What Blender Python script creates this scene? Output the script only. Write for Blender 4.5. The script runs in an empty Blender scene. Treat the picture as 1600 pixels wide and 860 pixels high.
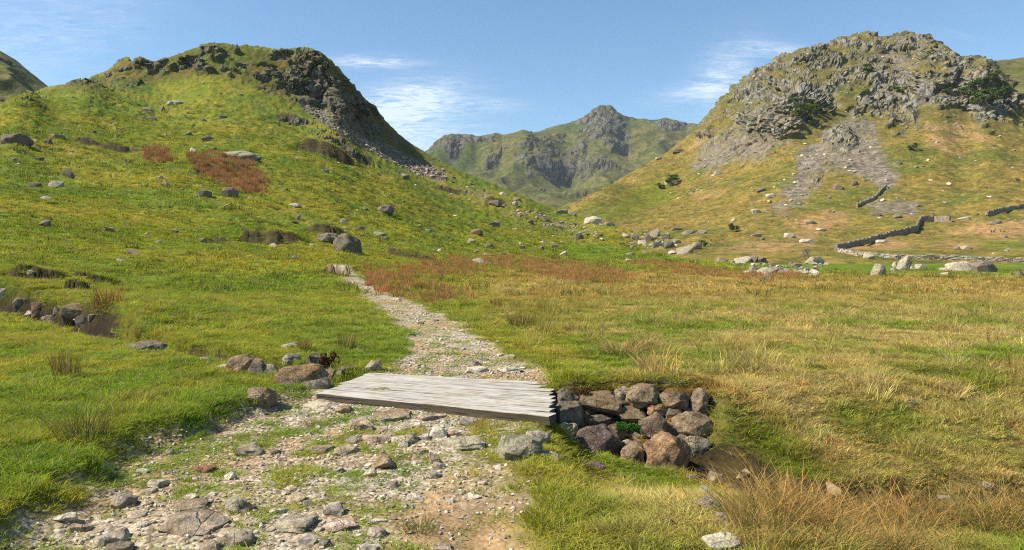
import bpy, bmesh, math, random
import numpy as np
from mathutils import Vector

# ------------------------------------------------------------------ camera, sky, sun, exposure
sc = bpy.context.scene
COL = sc.collection
F, HZ, EYE = 1143.0, 400.0, 1.6           # focal length and eye level in photo pixels, eye height in metres
cam_d = bpy.data.cameras.new('camera'); cam = bpy.data.objects.new('camera', cam_d); COL.objects.link(cam)
cam.location = (0, 0, EYE); cam.rotation_euler = (math.pi/2, 0, 0)
cam_d.sensor_width = 36; cam_d.lens = 36*F/1600; cam_d.shift_y = -30/1600
cam_d.clip_start = .05; cam_d.clip_end = 20000
sc.camera = cam
SUN_AZ, SUN_EL = math.radians(-100), math.radians(46)      # to the left, a little behind
sun_dir = Vector((math.sin(SUN_AZ)*math.cos(SUN_EL), math.cos(SUN_AZ)*math.cos(SUN_EL), math.sin(SUN_EL)))
sl = bpy.data.lights.new('sun', 'SUN'); sl.energy = 5.0; sl.angle = math.radians(.5); sl.color = (1, .93, .81)
so = bpy.data.objects.new('sun', sl); COL.objects.link(so); so.rotation_euler = sun_dir.to_track_quat('Z', 'Y').to_euler()
so.location = (-30, 10, 60)
sc.view_settings.view_transform = 'Standard'; sc.view_settings.look = 'None'
sc.view_settings.exposure = 0.8; sc.view_settings.gamma = 1.0; sc.view_settings.use_curve_mapping = False
sc.cycles.use_denoising = False; sc.cycles.pixel_filter_type = 'BLACKMAN_HARRIS'; sc.cycles.filter_width = 1.15; sc.cycles.sample_clamp_indirect = 4
sc.cycles.max_bounces = 6; sc.cycles.diffuse_bounces = 3; sc.cycles.transmission_bounces = 3; sc.cycles.volume_bounces = 0
sc.cycles.use_adaptive_sampling = True; sc.cycles.adaptive_threshold = .008

world = bpy.data.worlds.new('World'); sc.world = world; world.use_nodes = True
wt = world.node_tree; wt.nodes.clear()
class NB:                                   # small node-tree writer
    def __init__(s, t): s.t = t
    def n(s, typ, **kw):
        nd = s.t.nodes.new(typ)
        for k, v in kw.items(): setattr(nd, k, v)
        return nd
    def put(s, v, sock):
        if isinstance(v, bpy.types.NodeSocket): s.t.links.new(v, sock)
        elif v is not None: sock.default_value = v
    def m(s, op, a, b=None, c=None, clamp=False):
        nd = s.n('ShaderNodeMath', operation=op, use_clamp=clamp)
        s.put(a, nd.inputs[0]); s.put(b, nd.inputs[1]); s.put(c, nd.inputs[2]); return nd.outputs[0]
    def vm(s, op, a, b=None, out=0):
        nd = s.n('ShaderNodeVectorMath', operation=op); s.put(a, nd.inputs[0]); s.put(b, nd.inputs[1]); return nd.outputs[out]
    def mix(s, f, a, b, blend='MIX'):
        nd = s.n('ShaderNodeMix', data_type='RGBA', blend_type=blend); s.put(f, nd.inputs[0]); s.put(a, nd.inputs[6]); s.put(b, nd.inputs[7]); return nd.outputs[2]
    def rng(s, v, a, b, c=0., d=1.):
        nd = s.n('ShaderNodeMapRange', interpolation_type='SMOOTHSTEP'); s.put(v, nd.inputs[0])
        for i, q in enumerate((a, b, c, d)): s.put(q, nd.inputs[1+i])
        return nd.outputs[0]
    def noise(s, vec, scale, detail=4., rough=.55, dist=0.):
        nd = s.n('ShaderNodeTexNoise'); s.put(vec, nd.inputs['Vector']); s.put(scale, nd.inputs['Scale']); s.put(detail, nd.inputs['Detail'])
        s.put(rough, nd.inputs['Roughness']); s.put(dist, nd.inputs['Distortion']); return nd.outputs['Fac']
    def vor(s, vec, scale, feature='F1', out='Distance', rnd=1.):
        nd = s.n('ShaderNodeTexVoronoi', feature=feature); s.put(vec, nd.inputs['Vector']); s.put(scale, nd.inputs['Scale']); s.put(rnd, nd.inputs['Randomness']); return nd.outputs[out]
    def scl(s, vec, v):
        nd = s.n('ShaderNodeVectorMath', operation='MULTIPLY'); s.put(vec, nd.inputs[0]); s.put(v, nd.inputs[1]); return nd.outputs[0]
    def bump(s, h, strength, dist, nrm=None):
        nd = s.n('ShaderNodeBump'); s.put(h, nd.inputs['Height']); s.put(strength, nd.inputs['Strength']); s.put(dist, nd.inputs['Distance'])
        if nrm is not None: s.put(nrm, nd.inputs['Normal'])
        return nd.outputs[0]
    def ramp(s, f, stops):
        nd = s.n('ShaderNodeValToRGB'); s.put(f, nd.inputs[0]); e = nd.color_ramp.elements
        while len(e) < len(stops): e.new(.5)
        for q, (p, c) in zip(e, stops): q.position = p; q.color = (*c, 1)
        return nd.outputs[0]
    def attr(s, name, typ='GEOMETRY', out='Color'):
        nd = s.n('ShaderNodeAttribute', attribute_name=name, attribute_type=typ); return nd.outputs[out]

w = NB(wt)
sky = w.n('ShaderNodeTexSky', sky_type='NISHITA', sun_disc=False)
sky.sun_elevation = SUN_EL; sky.sun_rotation = SUN_AZ; sky.air_density = 1.0; sky.dust_density = .35; sky.ozone_density = 1.0; sky.altitude = 200
D = w.vm('NORMALIZE', w.n('ShaderNodeTexCoord').outputs['Generated'])
sx = w.n('ShaderNodeSeparateXYZ'); wt.links.new(D, sx.inputs[0]); X, Y, Z = sx.outputs
pl = w.vm('SCALE', D); pl.node.inputs['Scale'].default_value = 1.0
den = w.m('ADD', w.m('ABSOLUTE', Z), .12)
cmb = w.n('ShaderNodeCombineXYZ'); w.put(w.m('DIVIDE', X, den), cmb.inputs[0]); w.put(w.m('DIVIDE', Y, den), cmb.inputs[1])
P2 = w.vm('ADD', cmb.outputs[0], (3.1, 1.7, 0))
wisp = w.noise(w.scl(P2, (1.5, 2.6, 1)), 1.6, 8., .62, .7)
fine = w.noise(w.scl(P2, (3, 7, 1)), 3.2, 6., .65, 1.2)
cover = w.noise(P2, .42, 2., .5)
gen = w.m('MULTIPLY', w.rng(wisp, .5, .85), w.rng(cover, .56, .76))        # thin cirrus over the whole sky
def blob(px, py, sa, sb, tilt, amt):
    c = Vector(((px-800)/F, 1, (HZ-py)/F)).normalized(); r = Vector((c.y, -c.x, 0)).normalized(); u = r.cross(c)
    rr = r*math.cos(tilt)+u*math.sin(tilt); uu = -r*math.sin(tilt)+u*math.cos(tilt)
    a = w.m('DIVIDE', w.vm('DOT_PRODUCT', D, tuple(rr), 'Value'), sa/F); b = w.m('DIVIDE', w.vm('DOT_PRODUCT', D, tuple(uu), 'Value'), sb/F)
    # recentre on c
    a = w.m('SUBTRACT', a, c.dot(rr)*F/sa); b = w.m('SUBTRACT', b, c.dot(uu)*F/sb)
    front = w.m('GREATER_THAN', w.vm('DOT_PRODUCT', D, tuple(c), 'Value'), 0.)
    g = w.m('EXPONENT', w.m('MULTIPLY', w.m('ADD', w.m('MULTIPLY', a, a), w.m('MULTIPLY', b, b)), -1.))
    return w.m('MULTIPLY', w.m('MULTIPLY', g, front), amt)
bl = None
for args in [(640, 160, 62, 22, .22, 1.0), (580, 97, 60, 9, .05, .65), (600, 185, 110, 38, .25, .55), (745, 165, 70, 9, 0, .35), (670, 225, 90, 30, 0, .5),
             (1130, 122, 50, 34, .9, .5), (1210, 78, 40, 10, -.15, .45), (1090, 145, 60, 12, .1, .4), (40, 60, 160, 60, .6, .22)]:
    b_ = blob(*args); bl = b_ if bl is None else w.m('ADD', bl, b_)
cl = w.m('MULTIPLY', bl, w.m('ADD', w.m('MULTIPLY', w.rng(fine, .32, .72), .75), w.m('MULTIPLY', w.rng(wisp, .35, .7), .45)))
cloud = w.m('MINIMUM', w.m('ADD', cl, w.m('MULTIPLY', gen, .22)), .55)
skyc = w.mix(cloud, w.mix(1., sky.outputs[0], (.80, 1.0, 1.10, 1), 'MULTIPLY'), (8.2, 8.5, 8.9, 1))
bg = w.n('ShaderNodeBackground'); w.put(skyc, bg.inputs[0]); bg.inputs[1].default_value = .088
wo = w.n('ShaderNodeOutputWorld'); wt.links.new(bg.outputs[0], wo.inputs[0])

# ------------------------------------------------------------------ numeric helpers
rs = np.random.RandomState(7); random.seed(7)
def sst(a, b, x): t = np.clip((x-a)/(b-a), 0, 1); return t*t*(3-2*t)
def hsh(ix, iy, iz, seed):
    h = (ix.astype(np.int64)*374761393 + iy.astype(np.int64)*668265263 + iz.astype(np.int64)*2147483647 + seed*974634777) & 0xffffffff
    h = ((h ^ (h >> 13))*1274126177) & 0xffffffff
    h = ((h ^ (h >> 16))*2246822519) & 0xffffffff
    return h ^ (h >> 15)
def gn(x, y, z, seed=0):                    # gradient noise, about -1..1
    x, y, z = np.broadcast_arrays(np.asarray(x, float), np.asarray(y, float), np.asarray(z, float))
    ix, iy, iz = np.floor(x), np.floor(y), np.floor(z); fx, fy, fz = x-ix, y-iy, z-iz
    u, v, q = [t*t*t*(t*(t*6-15)+10) for t in (fx, fy, fz)]; r = 0
    for dx in (0, 1):
        for dy in (0, 1):
            for dz in (0, 1):
                h = hsh(ix+dx, iy+dy, iz+dz, seed)
                g = ((h & 1023)/511.5-1)*(fx-dx) + (((h >> 10) & 1023)/511.5-1)*(fy-dy) + (((h >> 20) & 1023)/511.5-1)*(fz-dz)
                r = r + g*(u if dx else 1-u)*(v if dy else 1-v)*(q if dz else 1-q)
    return r*1.3
def fbm(x, y, z=0., o=3, seed=0, gain=.5):
    r, a, k = 0, 1, 1
    for i in range(o): r = r + a*gn(x*k, y*k, z*k, seed+i*17); a *= gain; k *= 2.03
    return r
def worley(x, y, z, seed=0):                # F1, F2, cell value
    ix, iy, iz = np.floor(x), np.floor(y), np.floor(z); f1 = np.full(x.shape, 9.); f2 = f1.copy(); cv = np.zeros(x.shape)
    for dx in (-1, 0, 1):
        for dy in (-1, 0, 1):
            for dz in (-1, 0, 1):
                h = hsh(ix+dx, iy+dy, iz+dz, seed)
                px = ix+dx+(h & 1023)/1023-x; py = iy+dy+((h >> 10) & 1023)/1023-y; pz = iz+dz+((h >> 20) & 1023)/1023-z
                d = px*px+py*py+pz*pz; c = ((h*7919) & 0xffff)/65535.
                n = d < f1; f2 = np.where(n, f1, np.minimum(f2, d)); f1 = np.where(n, d, f1); cv = np.where(n, c, cv)
    return np.sqrt(f1), np.sqrt(f2), cv
def sdf(poly, x, y):                        # signed distance to a polygon, negative inside
    P = np.asarray(poly, float); d = np.full(x.shape, 1e9); ins = np.zeros(x.shape, bool)
    for i in range(len(P)):
        a, b = P[i], P[(i+1) % len(P)]; e = b-a; wx, wy = x-a[0], y-a[1]
        t = np.clip((wx*e[0]+wy*e[1])/max(e.dot(e), 1e-9), 0, 1); d = np.minimum(d, (wx-e[0]*t)**2+(wy-e[1]*t)**2)
        c = (a[1] > y) != (b[1] > y)
        with np.errstate(divide='ignore', invalid='ignore'): ins ^= c & (x < (b[0]-a[0])*(y-a[1])/(b[1]-a[1])+a[0])
    d = np.sqrt(d); return np.where(ins, -d, d)
def pmask(poly, px, py, soft): return 1-sst(-soft, soft, sdf(poly, px, py))
def pline(pts, x, y):                       # distance to a polyline
    d = np.full(x.shape, 1e9)
    for (ax, ay), (bx, by) in zip(pts[:-1], pts[1:]):
        ex, ey = bx-ax, by-ay; t = np.clip(((x-ax)*ex+(y-ay)*ey)/(ex*ex+ey*ey), 0, 1); d = np.minimum(d, (x-ax-ex*t)**2+(y-ay-ey*t)**2)
    return np.sqrt(d)
def pchip(xk, yk, x):
    xk, yk = np.asarray(xk, float), np.asarray(yk, float); h = np.diff(xk); dl = np.diff(yk)/h; m = np.zeros_like(yk)
    m[0], m[-1] = dl[0], dl[-1]
    for i in range(1, len(xk)-1):
        if dl[i-1]*dl[i] > 0: w1, w2 = 2*h[i]+h[i-1], h[i]+2*h[i-1]; m[i] = (w1+w2)/(w1/dl[i-1]+w2/dl[i])
    x = np.clip(x, xk[0], xk[-1]); k = np.clip(np.searchsorted(xk, x)-1, 0, len(h)-1); t = (x-xk[k])/h[k]; t2, t3 = t*t, t*t*t
    return (2*t3-3*t2+1)*yk[k]+(t3-2*t2+t)*h[k]*m[k]+(-2*t3+3*t2)*yk[k+1]+(t3-t2)*h[k]*m[k+1]
def g_at(px, py, z=0.):                     # point of level z seen at a photo pixel
    d = (EYE-z)*F/(py-HZ); return ((px-800)/F*d, d)

# ------------------------------------------------------------------ terrain profiles: column -> (distance, photo row)
class Table:
    def __init__(s, cols, crest, d0, d1, nd, pre, floor_cols=(), blur=2):
        s.pg = np.arange(-1400, 3001, 8.); s.ld = np.linspace(math.log(d0), math.log(d1), nd); d = np.exp(s.ld)
        rows, keys = [], sorted(cols)
        for k in keys:
            pts = [(dd, EYE-(py-HZ)*dd/F) for dd, py in cols[k]]; dc, zc = pts[-1]
            if k in floor_cols: tail = [(d1*1.01, zc)]
            else: tail = [(dc*1.12, zc-.015*dc), (dc*1.45, zc-.12*dc), (max(d1*1.01, dc*1.6), zc-.22*dc)]
            pp = pre(k)+pts+tail
            rows.append(pchip([math.log(q[0]) for q in pp], [q[1] for q in pp], s.ld))
        R = np.array(rows); Zt = np.empty((len(s.pg), nd))
        for j in range(nd): Zt[:, j] = pchip(keys, R[:, j], s.pg)
        ker = np.exp(-np.linspace(-2, 2, 4*blur+1)**2); ker /= ker.sum()
        if blur:
            for ax in (0, 1):
                Zt = np.apply_along_axis(lambda v: np.convolve(np.pad(v, 2*blur, mode='edge'), ker, mode='valid'), ax, Zt)
        cx, cy = zip(*crest); s.crest_d = np.zeros(len(s.pg))
        cr = np.interp(s.pg, cx, cy)
        kc = np.exp(-np.linspace(-2, 2, 17)**2); kc /= kc.sum()
        dcs = np.exp(pchip(keys, [math.log(cols[k][-1][0]) for k in keys], s.pg)); dl = np.zeros(len(s.pg))
        for it in range(5):                 # bring the skyline of every column to the photographed one
            for i in range(len(s.pg)):
                P = HZ-(Zt[i]-EYE)*F/d; dl[i] = (cr[i]-P.min()) if cx[0] <= s.pg[i] <= cx[-1] else 0
            if it < 3: dl = np.convolve(np.pad(dl, 8, mode='edge'), kc, mode='valid')
            for i in range(len(s.pg)): Zt[i] -= dl[i]*d/F*(sst(.45*dcs[i], .97*dcs[i], d) if it < 3 else sst(.8*dcs[i], .97*dcs[i], d))
        s.crest_d = dcs
        s.Z = Zt
    def z(s, px, d):
        a = np.clip((px-s.pg[0])/8., 0, len(s.pg)-1.001); b = np.clip((np.log(d)-s.ld[0])/(s.ld[1]-s.ld[0]), 0, len(s.ld)-1.001)
        i, j = a.astype(int), b.astype(int); u, v = a-i, b-j; Zt = s.Z
        return (Zt[i, j]*(1-u)+Zt[i+1, j]*u)*(1-v)+(Zt[i, j+1]*(1-u)+Zt[i+1, j+1]*u)*v
    def rows(s, px, pys, nback, back):      # distances along each column for evenly spread photo rows, then rows behind the crest
        d = np.exp(s.ld); out = np.empty((len(px), len(pys[1])+len(pys[0])+nback))
        for c, p in enumerate(px):
            zz = s.z(np.full(d.shape, p), d); P = HZ-(zz-EYE)*F/d; j = int(np.argmin(P)); Pm = np.minimum.accumulate(P[:j+1])
            top = Pm[-1]; R = np.concatenate([pys[0], pys[0][-1]+(top-pys[0][-1])*pys[1]])
            dd = np.interp(-R, -Pm, d[:j+1]); dd = np.maximum.accumulate(dd+np.arange(len(dd))*1e-6*dd)
            out[c] = np.concatenate([dd, dd[-1]*(1+back*np.linspace(0, 1, nback+1)[1:]**1.5)])
        return out
def flat_pre(k): return [(.7, 0.), (2, 0.), (5, 0.), (9, 0.), (12, 0.02)]
GC = {-900: [(16, 500), (20, 450), (30, 380), (45, 320), (65, 270), (90, 240), (120, 215), (150, 200)],
 -300: [(16, 508), (20, 465), (30, 395), (46, 335), (66, 280), (92, 240), (125, 205), (155, 185)],
 0: [(16, 512), (20, 476), (25, 440), (34, 400), (50, 350), (72, 300), (98, 250), (135, 200), (168, 165)],
 80: [(16, 512), (21, 478), (27, 440), (37, 400), (55, 350), (80, 300), (110, 250), (150, 195), (195, 150), (215, 136)],
 200: [(16, 513), (22, 482), (29, 450), (42, 400), (62, 350), (90, 300), (125, 250), (165, 200), (210, 155), (245, 130), (262, 98)],
 320: [(17, 508), (25, 470), (45, 400), (68, 350), (97, 300), (132, 250), (175, 200), (212, 158), (240, 125), (268, 70)],
 400: [(18, 501), (28, 457), (48, 400), (75, 350), (105, 300), (140, 250), (185, 200), (222, 160), (240, 138), (256, 90), (266, 71)],
 500: [(20, 491), (32, 448), (55, 400), (85, 350), (120, 300), (160, 250), (200, 215), (232, 187), (248, 168), (258, 110), (263, 88)],
 560: [(20, 492), (36, 441), (62, 400), (100, 350), (140, 300), (190, 255), (242, 222), (268, 206), (280, 160), (284, 147)],
 620: [(20, 492), (40, 438), (66, 405), (115, 350), (160, 305), (215, 268), (270, 246), (290, 216), (296, 208)],
 700: [(20, 492), (42, 440), (75, 410), (115, 380), (170, 335), (235, 292), (300, 257)],
 800: [(20, 492), (44, 441), (90, 411), (140, 382), (200, 342), (290, 300)],
 900: [(20, 492), (45, 440), (100, 412), (140, 392), (200, 362), (270, 336)],
 1000: [(20, 492), (45, 440), (80, 417), (120, 402), (160, 385), (200, 364)],
 1080: [(20, 492), (46, 440), (70, 422), (105, 409), (140, 399), (165, 391)],
 1180: [(20, 492), (46, 440), (70, 425), (105, 413), (140, 406), (200, 400)],
 1400: [(20, 492), (46, 440), (73, 425), (100, 414), (130, 408), (200, 402)],
 1600: [(20, 492), (46, 440), (70, 427), (100, 414), (130, 409), (200, 403)],
 2400: [(20, 492), (46, 440), (70, 427), (100, 414), (130, 409), (200, 403)]}
GCREST = [(-900, 190), (-300, 178), (0, 163), (60, 141), (80, 134), (120, 126), (165, 112), (188, 97), (205, 95), (240, 97), (262, 91), (300, 76), (328, 67), (370, 69),
 (395, 70), (430, 76), (465, 80), (500, 86), (515, 92), (530, 106), (545, 130), (560, 147), (580, 163), (600, 187), (625, 211), (650, 230), (680, 248), (720, 268),
 (760, 284), (800, 300), (850, 320), (900, 336), (950, 352), (1000, 364), (1050, 382), (1080, 391)]
TG = Table(GC, GCREST, .7, 420, 900, flat_pre, floor_cols=(1180, 1400, 1600, 2400), blur=1)

PATH1 = [g_at(a, b, -.14) for a, b in [(-140, 900), (20, 826), (125, 764), (200, 716), (300, 676), (400, 648), (500, 622), (640, 632), (862, 672), (845, 700), (812, 735), (822, 800), (800, 860), (790, 1100), (-500, 1100)]]
PATH2 = [g_at(a, b) for a, b in [(595, 588), (632, 556), (640, 522), (607, 494), (566, 468), (532, 448), (508, 441), (540, 437), (572, 448), (640, 470), (700, 492), (757, 528), (800, 560), (866, 594)]]
STREAM = [(-24, 26), (-14.2, 20.6), (-10.4, 17.8), (-7.4, 14.4), (-5.3, 12.3), (-3.7, 10.9), (-2.5, 9.9), (-.9, 8.9), (.45, 8.15), (1.3, 7.7), (2.05, 7.35), (2.6, 6.75), (3.3, 6.7), (4.3, 6.85), (6, 6.5), (10, 6.9)]
HAGS = [(408, 376, 42, 1.2), (322, 270, 24, 1.0), (497, 362, 26, 1.0), (500, 238, 40, 2.2), (445, 190, 20, 1.6), (545, 240, 26, 2.0), (60, 345, 14, .4), (330, 378, 14, .4), (595, 325, 16, .8), (520, 425, 24, .5), (640, 402, 40, .5),
        (30, 448, 40, .5), (115, 446, 28, .5), (700, 300, 18, .8), (775, 318, 14, .9), (95, 470, 18, .4), (350, 455, 10, .2), (155, 232, 50, .5)]
_h = []
for a, b, wpx, dep in HAGS:                 # peat banks: world position from the smooth table
    dd = np.exp(TG.ld); P = HZ-(TG.z(np.full(dd.shape, float(a)), dd)-EYE)*F/dd; j = int(np.argmax(P <= b)); y = dd[j]
    _h.append(((a-800)/F*y, y, wpx/F*y, dep))
HAGW = _h
def path_mask(x, y):
    m = np.zeros(x.shape); k = (y < 60) & (y > .3)
    if k.any():
        xx, yy = x[k], y[k]; n = fbm(xx/.5, yy/.5, 0, 3, 5)*.16+fbm(xx/1.8, yy/1.8, 0, 2, 9)*.22
        a = sdf(PATH1, xx, yy)+n; b = sdf(PATH2, xx, yy)+n*(1.1+yy*.04)-.05+.004*yy
        m[k] = np.maximum(1-sst(-.22, .22, a), 1-sst(-.15-.006*yy, .15+.006*yy, b))
    return m
def hag_mask(x, y):
    m = np.zeros(x.shape); dz = np.zeros(x.shape)
    for hx, hy, hw, dep in HAGW:
        k = (abs(x-hx) < 2.2*hw) & (abs(y-hy) < 3*hw)
        if not k.any(): continue
        xx, yy = (x[k]-hx)/hw, (y[k]-hy)/max(hw*.55, hy*.045); n = fbm(x[k]/hw*1.5, y[k]/hw*1.5, 0, 3, 31)*.6
        lip = sst(.75, .3, yy+n*.5-.15*xx*xx)*sst(-2.0, .1, yy)*sst(1.25, .75, abs(xx)+n*.3)   # sharp edge at the back, open in front
        up_ = sst(.25, .85, yy+n*.5-.15*xx*xx)*sst(3.6, .7, yy)*sst(1.35, .7, abs(xx)+n*.3); dz[k] += dep*(.72*up_-.35*lip); m[k] = np.maximum(m[k], sst(-.15, .3, yy+n*.5-.15*xx*xx)*sst(.95, .7, yy+n*.5-.15*xx*xx)*sst(1.25, .8, abs(xx)+n*.3))
    return m, dz
def feats(x, y, zb, pm=None):
    if pm is None: pm = path_mask(x, y)
    sl_ = sst(.6, 5, zb); far = sst(60, 160, y)
    z = (.22+.5*far)*sl_*fbm(x/9, y/9, 0, 3, 1)*(1-.5*sst(160, 260, y)) + (.035+.27*sl_+.30*sl_*far)*fbm(x/1.9, y/1.9, 0, 3, 2) + sl_*sst(150, 60, y)*.15*fbm(x/.65, y/.65, 0, 2, 14)
    z = z + sst(40, 10, y)*(.03*fbm(x/.45, y/.45, 0, 2, 3)*(1-.5*pm)) + sst(4, 9, y)*sst(40, 14, y)*.05*fbm(x/.9, y/.9, 0, 2, 4)*(1-pm)
    k = y < 45
    if k.any():
        X, Y, zz = x[k], y[k], np.zeros(k.sum()); P = pm[k]
        left = sst(-.2, -1.2, X)
        front = sst(8.1, 6.7, Y+.42*np.minimum(X, .4)+.0)        # camera side of the bridge
        zz -= (.03+.13*front)*P                                  # worn path
        zz -= .10*front*(1-P)*(1-left) - .03*front*(1-P)*left
        yl = np.interp(X, [.3, .6, 2.1, 2.5, 3.2, 5, 8], [8.2, 8.48, 8.36, 7.9, 7.35, 7.45, 7.3])    # foot of the retaining wall and far bank
        low = sst(.15, .8, X)*sst(4.4, 6.9, Y)
        st = sst(yl-.05, yl+.38, Y+.10*gn(X*2.1, Y*.7, 0, 8))
        zz = zz*(1-sst(.4, 1., X)*st) - low*(1-st)*.42*(1-sst(2.0, 2.4, X)) - sst(1.95, 2.35, X)*sst(np.interp(X, [2.2, 3.2, 5], [8.35, 9.3, 10.6]), 7.15, Y)*(.52-.16*sst(6.3, 4.8, Y)) + .11*sst(.4, .8, X)*sst(2.6, 2.2, X)*sst(8.6, 8.85, Y)*sst(9.9, 9.1, Y)
        ds = pline(STREAM, X, Y)+.10*gn(X*1.7, Y*1.7, 0, 6)
        dep = np.interp(X, [-24, -14, -9, -6, -3, -1, .5, 2, 2.6, 12], [.8, .85, .8, .35, .32, .42, .34, .34, .38, .38])
        wd = np.interp(X, [-24, -10, -6, 0, 2, 12], [1.0, 1.0, .45, .45, .42, .55])
        zz -= dep*sst(wd, wd*.42, ds)
        ys = np.interp(X, [-24, -14.2, -10.4, -7.4], [26, 20.6, 17.8, 14.4]); fb = Y-ys; lw = sst(-7., -9.5, X)      # high far bank of the left stream
        zz += lw*.36*sst(.35, 1.0, fb+.25*gn(X*1.1, Y*1.1, 0, 15))*sst(9, 2, fb) - lw*.12*sst(1.2, .3, abs(fb))
        z[k] += zz
    return z + hag_mask(x, y)[1]
def H(x, y):
    px = 800+F*x/y; zb = TG.z(px, np.maximum(y, .71)); return zb+feats(x, y, zb)

# ---- colour of the vegetation (albedo), by place
def L(a, b, t): return a+(b-a)*np.clip(t, 0, 1)[:, None]
V = lambda *c: np.array(c, float)[None, :]
GREEN, LUSH, YEL, OLIVE, STRAW, RUST, TAN, PEAT, OCHRE = V(.104, .130, .009), V(.074, .134, .008), V(.21, .185, .018), V(.235, .158, .036), V(.30, .225, .085), V(.15, .058, .02), V(.33, .19, .095), V(.045, .030, .018), V(.20, .122, .03)
B_SLOPE = [[(300, 246), (345, 246), (398, 258), (420, 290), (412, 305), (380, 300), (345, 288), (318, 265)], [(232, 238), (262, 236), (270, 252), (246, 258)]]
B_RUSH = [[(566, 424), (640, 420), (700, 405), (758, 410), (752, 430), (662, 436), (700, 452), (748, 474), (735, 480), (700, 475), (640, 470), (592, 460)],
          [(760, 404), (830, 401), (930, 418), (992, 434), (985, 446), (900, 442), (830, 428), (770, 416)], [(985, 408), (1100, 420), (1180, 440), (1100, 432), (1010, 418)], [(1170, 432), (1260, 430), (1250, 440), (1185, 442)]]
def veg(x, y, px, py):
    n1, n2, n3, n4 = fbm(x/19, y/19, 0, 3, 41), fbm(x/4.5, y/4.5, 0, 3, 42), fbm(x/1.1, y/1.1, 0, 2, 43), fbm(px/70, py/22, 0, 3, 44)
    nb = 1.7*fbm(x/2.6, y/2.6, 0, 3, 45); n1, n2, n3 = 1.8*n1, 1.8*n2, 1.6*n3
    c = L(GREEN, YEL, .42+.5*n1+.4*n2+.35*n3); c = L(c, LUSH, sst(.1, .55, n2-.4*n1)*.6); c = L(c, OCHRE, sst(.4, 1., n3+.4*n1)*.4)
    # lush near banks
    lush = sst(30, 9, y)*sst(900, 650, px); c = L(c, L(LUSH, YEL, .2+.4*n2+.5*n3), lush*.75)
    # open meadow in the valley
    mead = sst(640, 850, px)*sst(12, 32, y)*sst(420, 428, py+6*n2)
    m = L(OLIVE, STRAW*.95, .3+.6*n2+.5*n3); m = L(m, OCHRE*.95, sst(-.15, .5, 1.7*fbm(x/9, y/16, 0, 3, 47))*.75); m = L(m, GREEN, sst(.2, .8, 1.7*fbm(x/11, y/7, 0, 3, 46))*.5)
    c = L(c, m, mead)
    # rough pasture to the right, straw and green
    rp = sst(830, 1000, px)*sst(34, 16, y)
    r = L(GREEN, STRAW*.95, .36+.85*nb+.6*n3+.3*sst(1050, 1450, px)); r = L(r, LUSH, sst(.25, .7, -nb+.3*n2)*.6)
    c = L(c, r, rp*.9)
    gs = pmask([(1110, 398), (1300, 404), (1700, 412), (1700, 436), (1300, 432), (1200, 418), (1110, 406)], px, py, 8)+pmask([(870, 378), (960, 388), (1120, 400), (1100, 412), (980, 405), (880, 396)], px, py, 5)
    c = L(c, LUSH*1.15, np.clip(gs, 0, 1)*(.55+.3*n2))
    br = np.zeros(x.shape)
    for p in B_SLOPE+B_RUSH: br = np.maximum(br, pmask(p, px+20*n2+12*n3, py+5*n2+3*n3, 7)*sst(-.9, .2, n3))
    br = np.maximum(br, pmask([(700, 290), (790, 305), (900, 350), (1010, 372), (1000, 392), (900, 378), (830, 352), (760, 322)], px+14*n2, py+8*n3, 8)*sst(.0, .4, n3+n2*.6)*.8)
    c = L(c, RUST*(1.25+.4*n3[:, None]), np.clip(br*(.3+.4*n3), 0, .55))
    # moss round the wall top
    wx = sst(.35, .6, x)*sst(2.9, 2.4, x)*sst(7.6, 8.1, y)*sst(9.3, 8.6, y); c = L(c, V(.22, .125, .022), wx*(.45+.8*n3))
    fm = sst(1.3, 2.0, x)*sst(2.6, 2.2, x)*sst(6.1, 6.9, y)*sst(7.7, 7.3, y); c = L(c, V(.2, .10, .02), fm*.8)
    return c
def gscr(x, y, z): return 800+F*x/y, HZ-(z-EYE)*F/y

# ---- sheets
def normals(Vt):
    a = np.gradient(Vt, axis=0); b = np.gradient(Vt, axis=1); n = np.cross(a, b); n /= np.maximum(np.linalg.norm(n, axis=2, keepdims=True), 1e-9)
    return np.where(n[..., 2:] < 0, -n, n)
def crag(Vt, mask, big, amp, seed):         # blocky, jointed rock relief pushed along the normal
    k = mask > .02
    if not k.any(): return Vt
    N = normals(Vt); p = Vt[k]; x, y, z = p[:, 0], p[:, 1], p[:, 2]
    wx, wy, wz = [fbm(x/big/1.7, y/big/1.7, z/big/1.7, 2, seed+i)*big*.7 for i in (1, 2, 3)]
    f1, f2, cv = worley((x+wx)/big, (y+wy)/big, (z+wz)/(big*2.6), seed)
    g1, g2, cw = worley((x+wx)/big*2.9, (y+wy)/big*2.9, (z+wz)/big*1.1, seed+5)
    rid = 1-2*abs(fbm(x/big/2.6, y/big/2.6, z/big/4.5, 3, seed+9))
    d = (cv-.5)*.38-.32*sst(.2, 0, f2-f1)+(cw-.5)*.16-.16*sst(.16, 0, g2-g1)+.85*rid+.25*fbm(x/big*1.5, y/big*1.5, z/big*.6, 3, seed+11)-.2
    n = N[k].copy(); n[:, 2] *= .55
    out = Vt.copy(); out[k] = p+n*(d*amp*mask[k])[:, None]; return out
SHEETS = []
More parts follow.
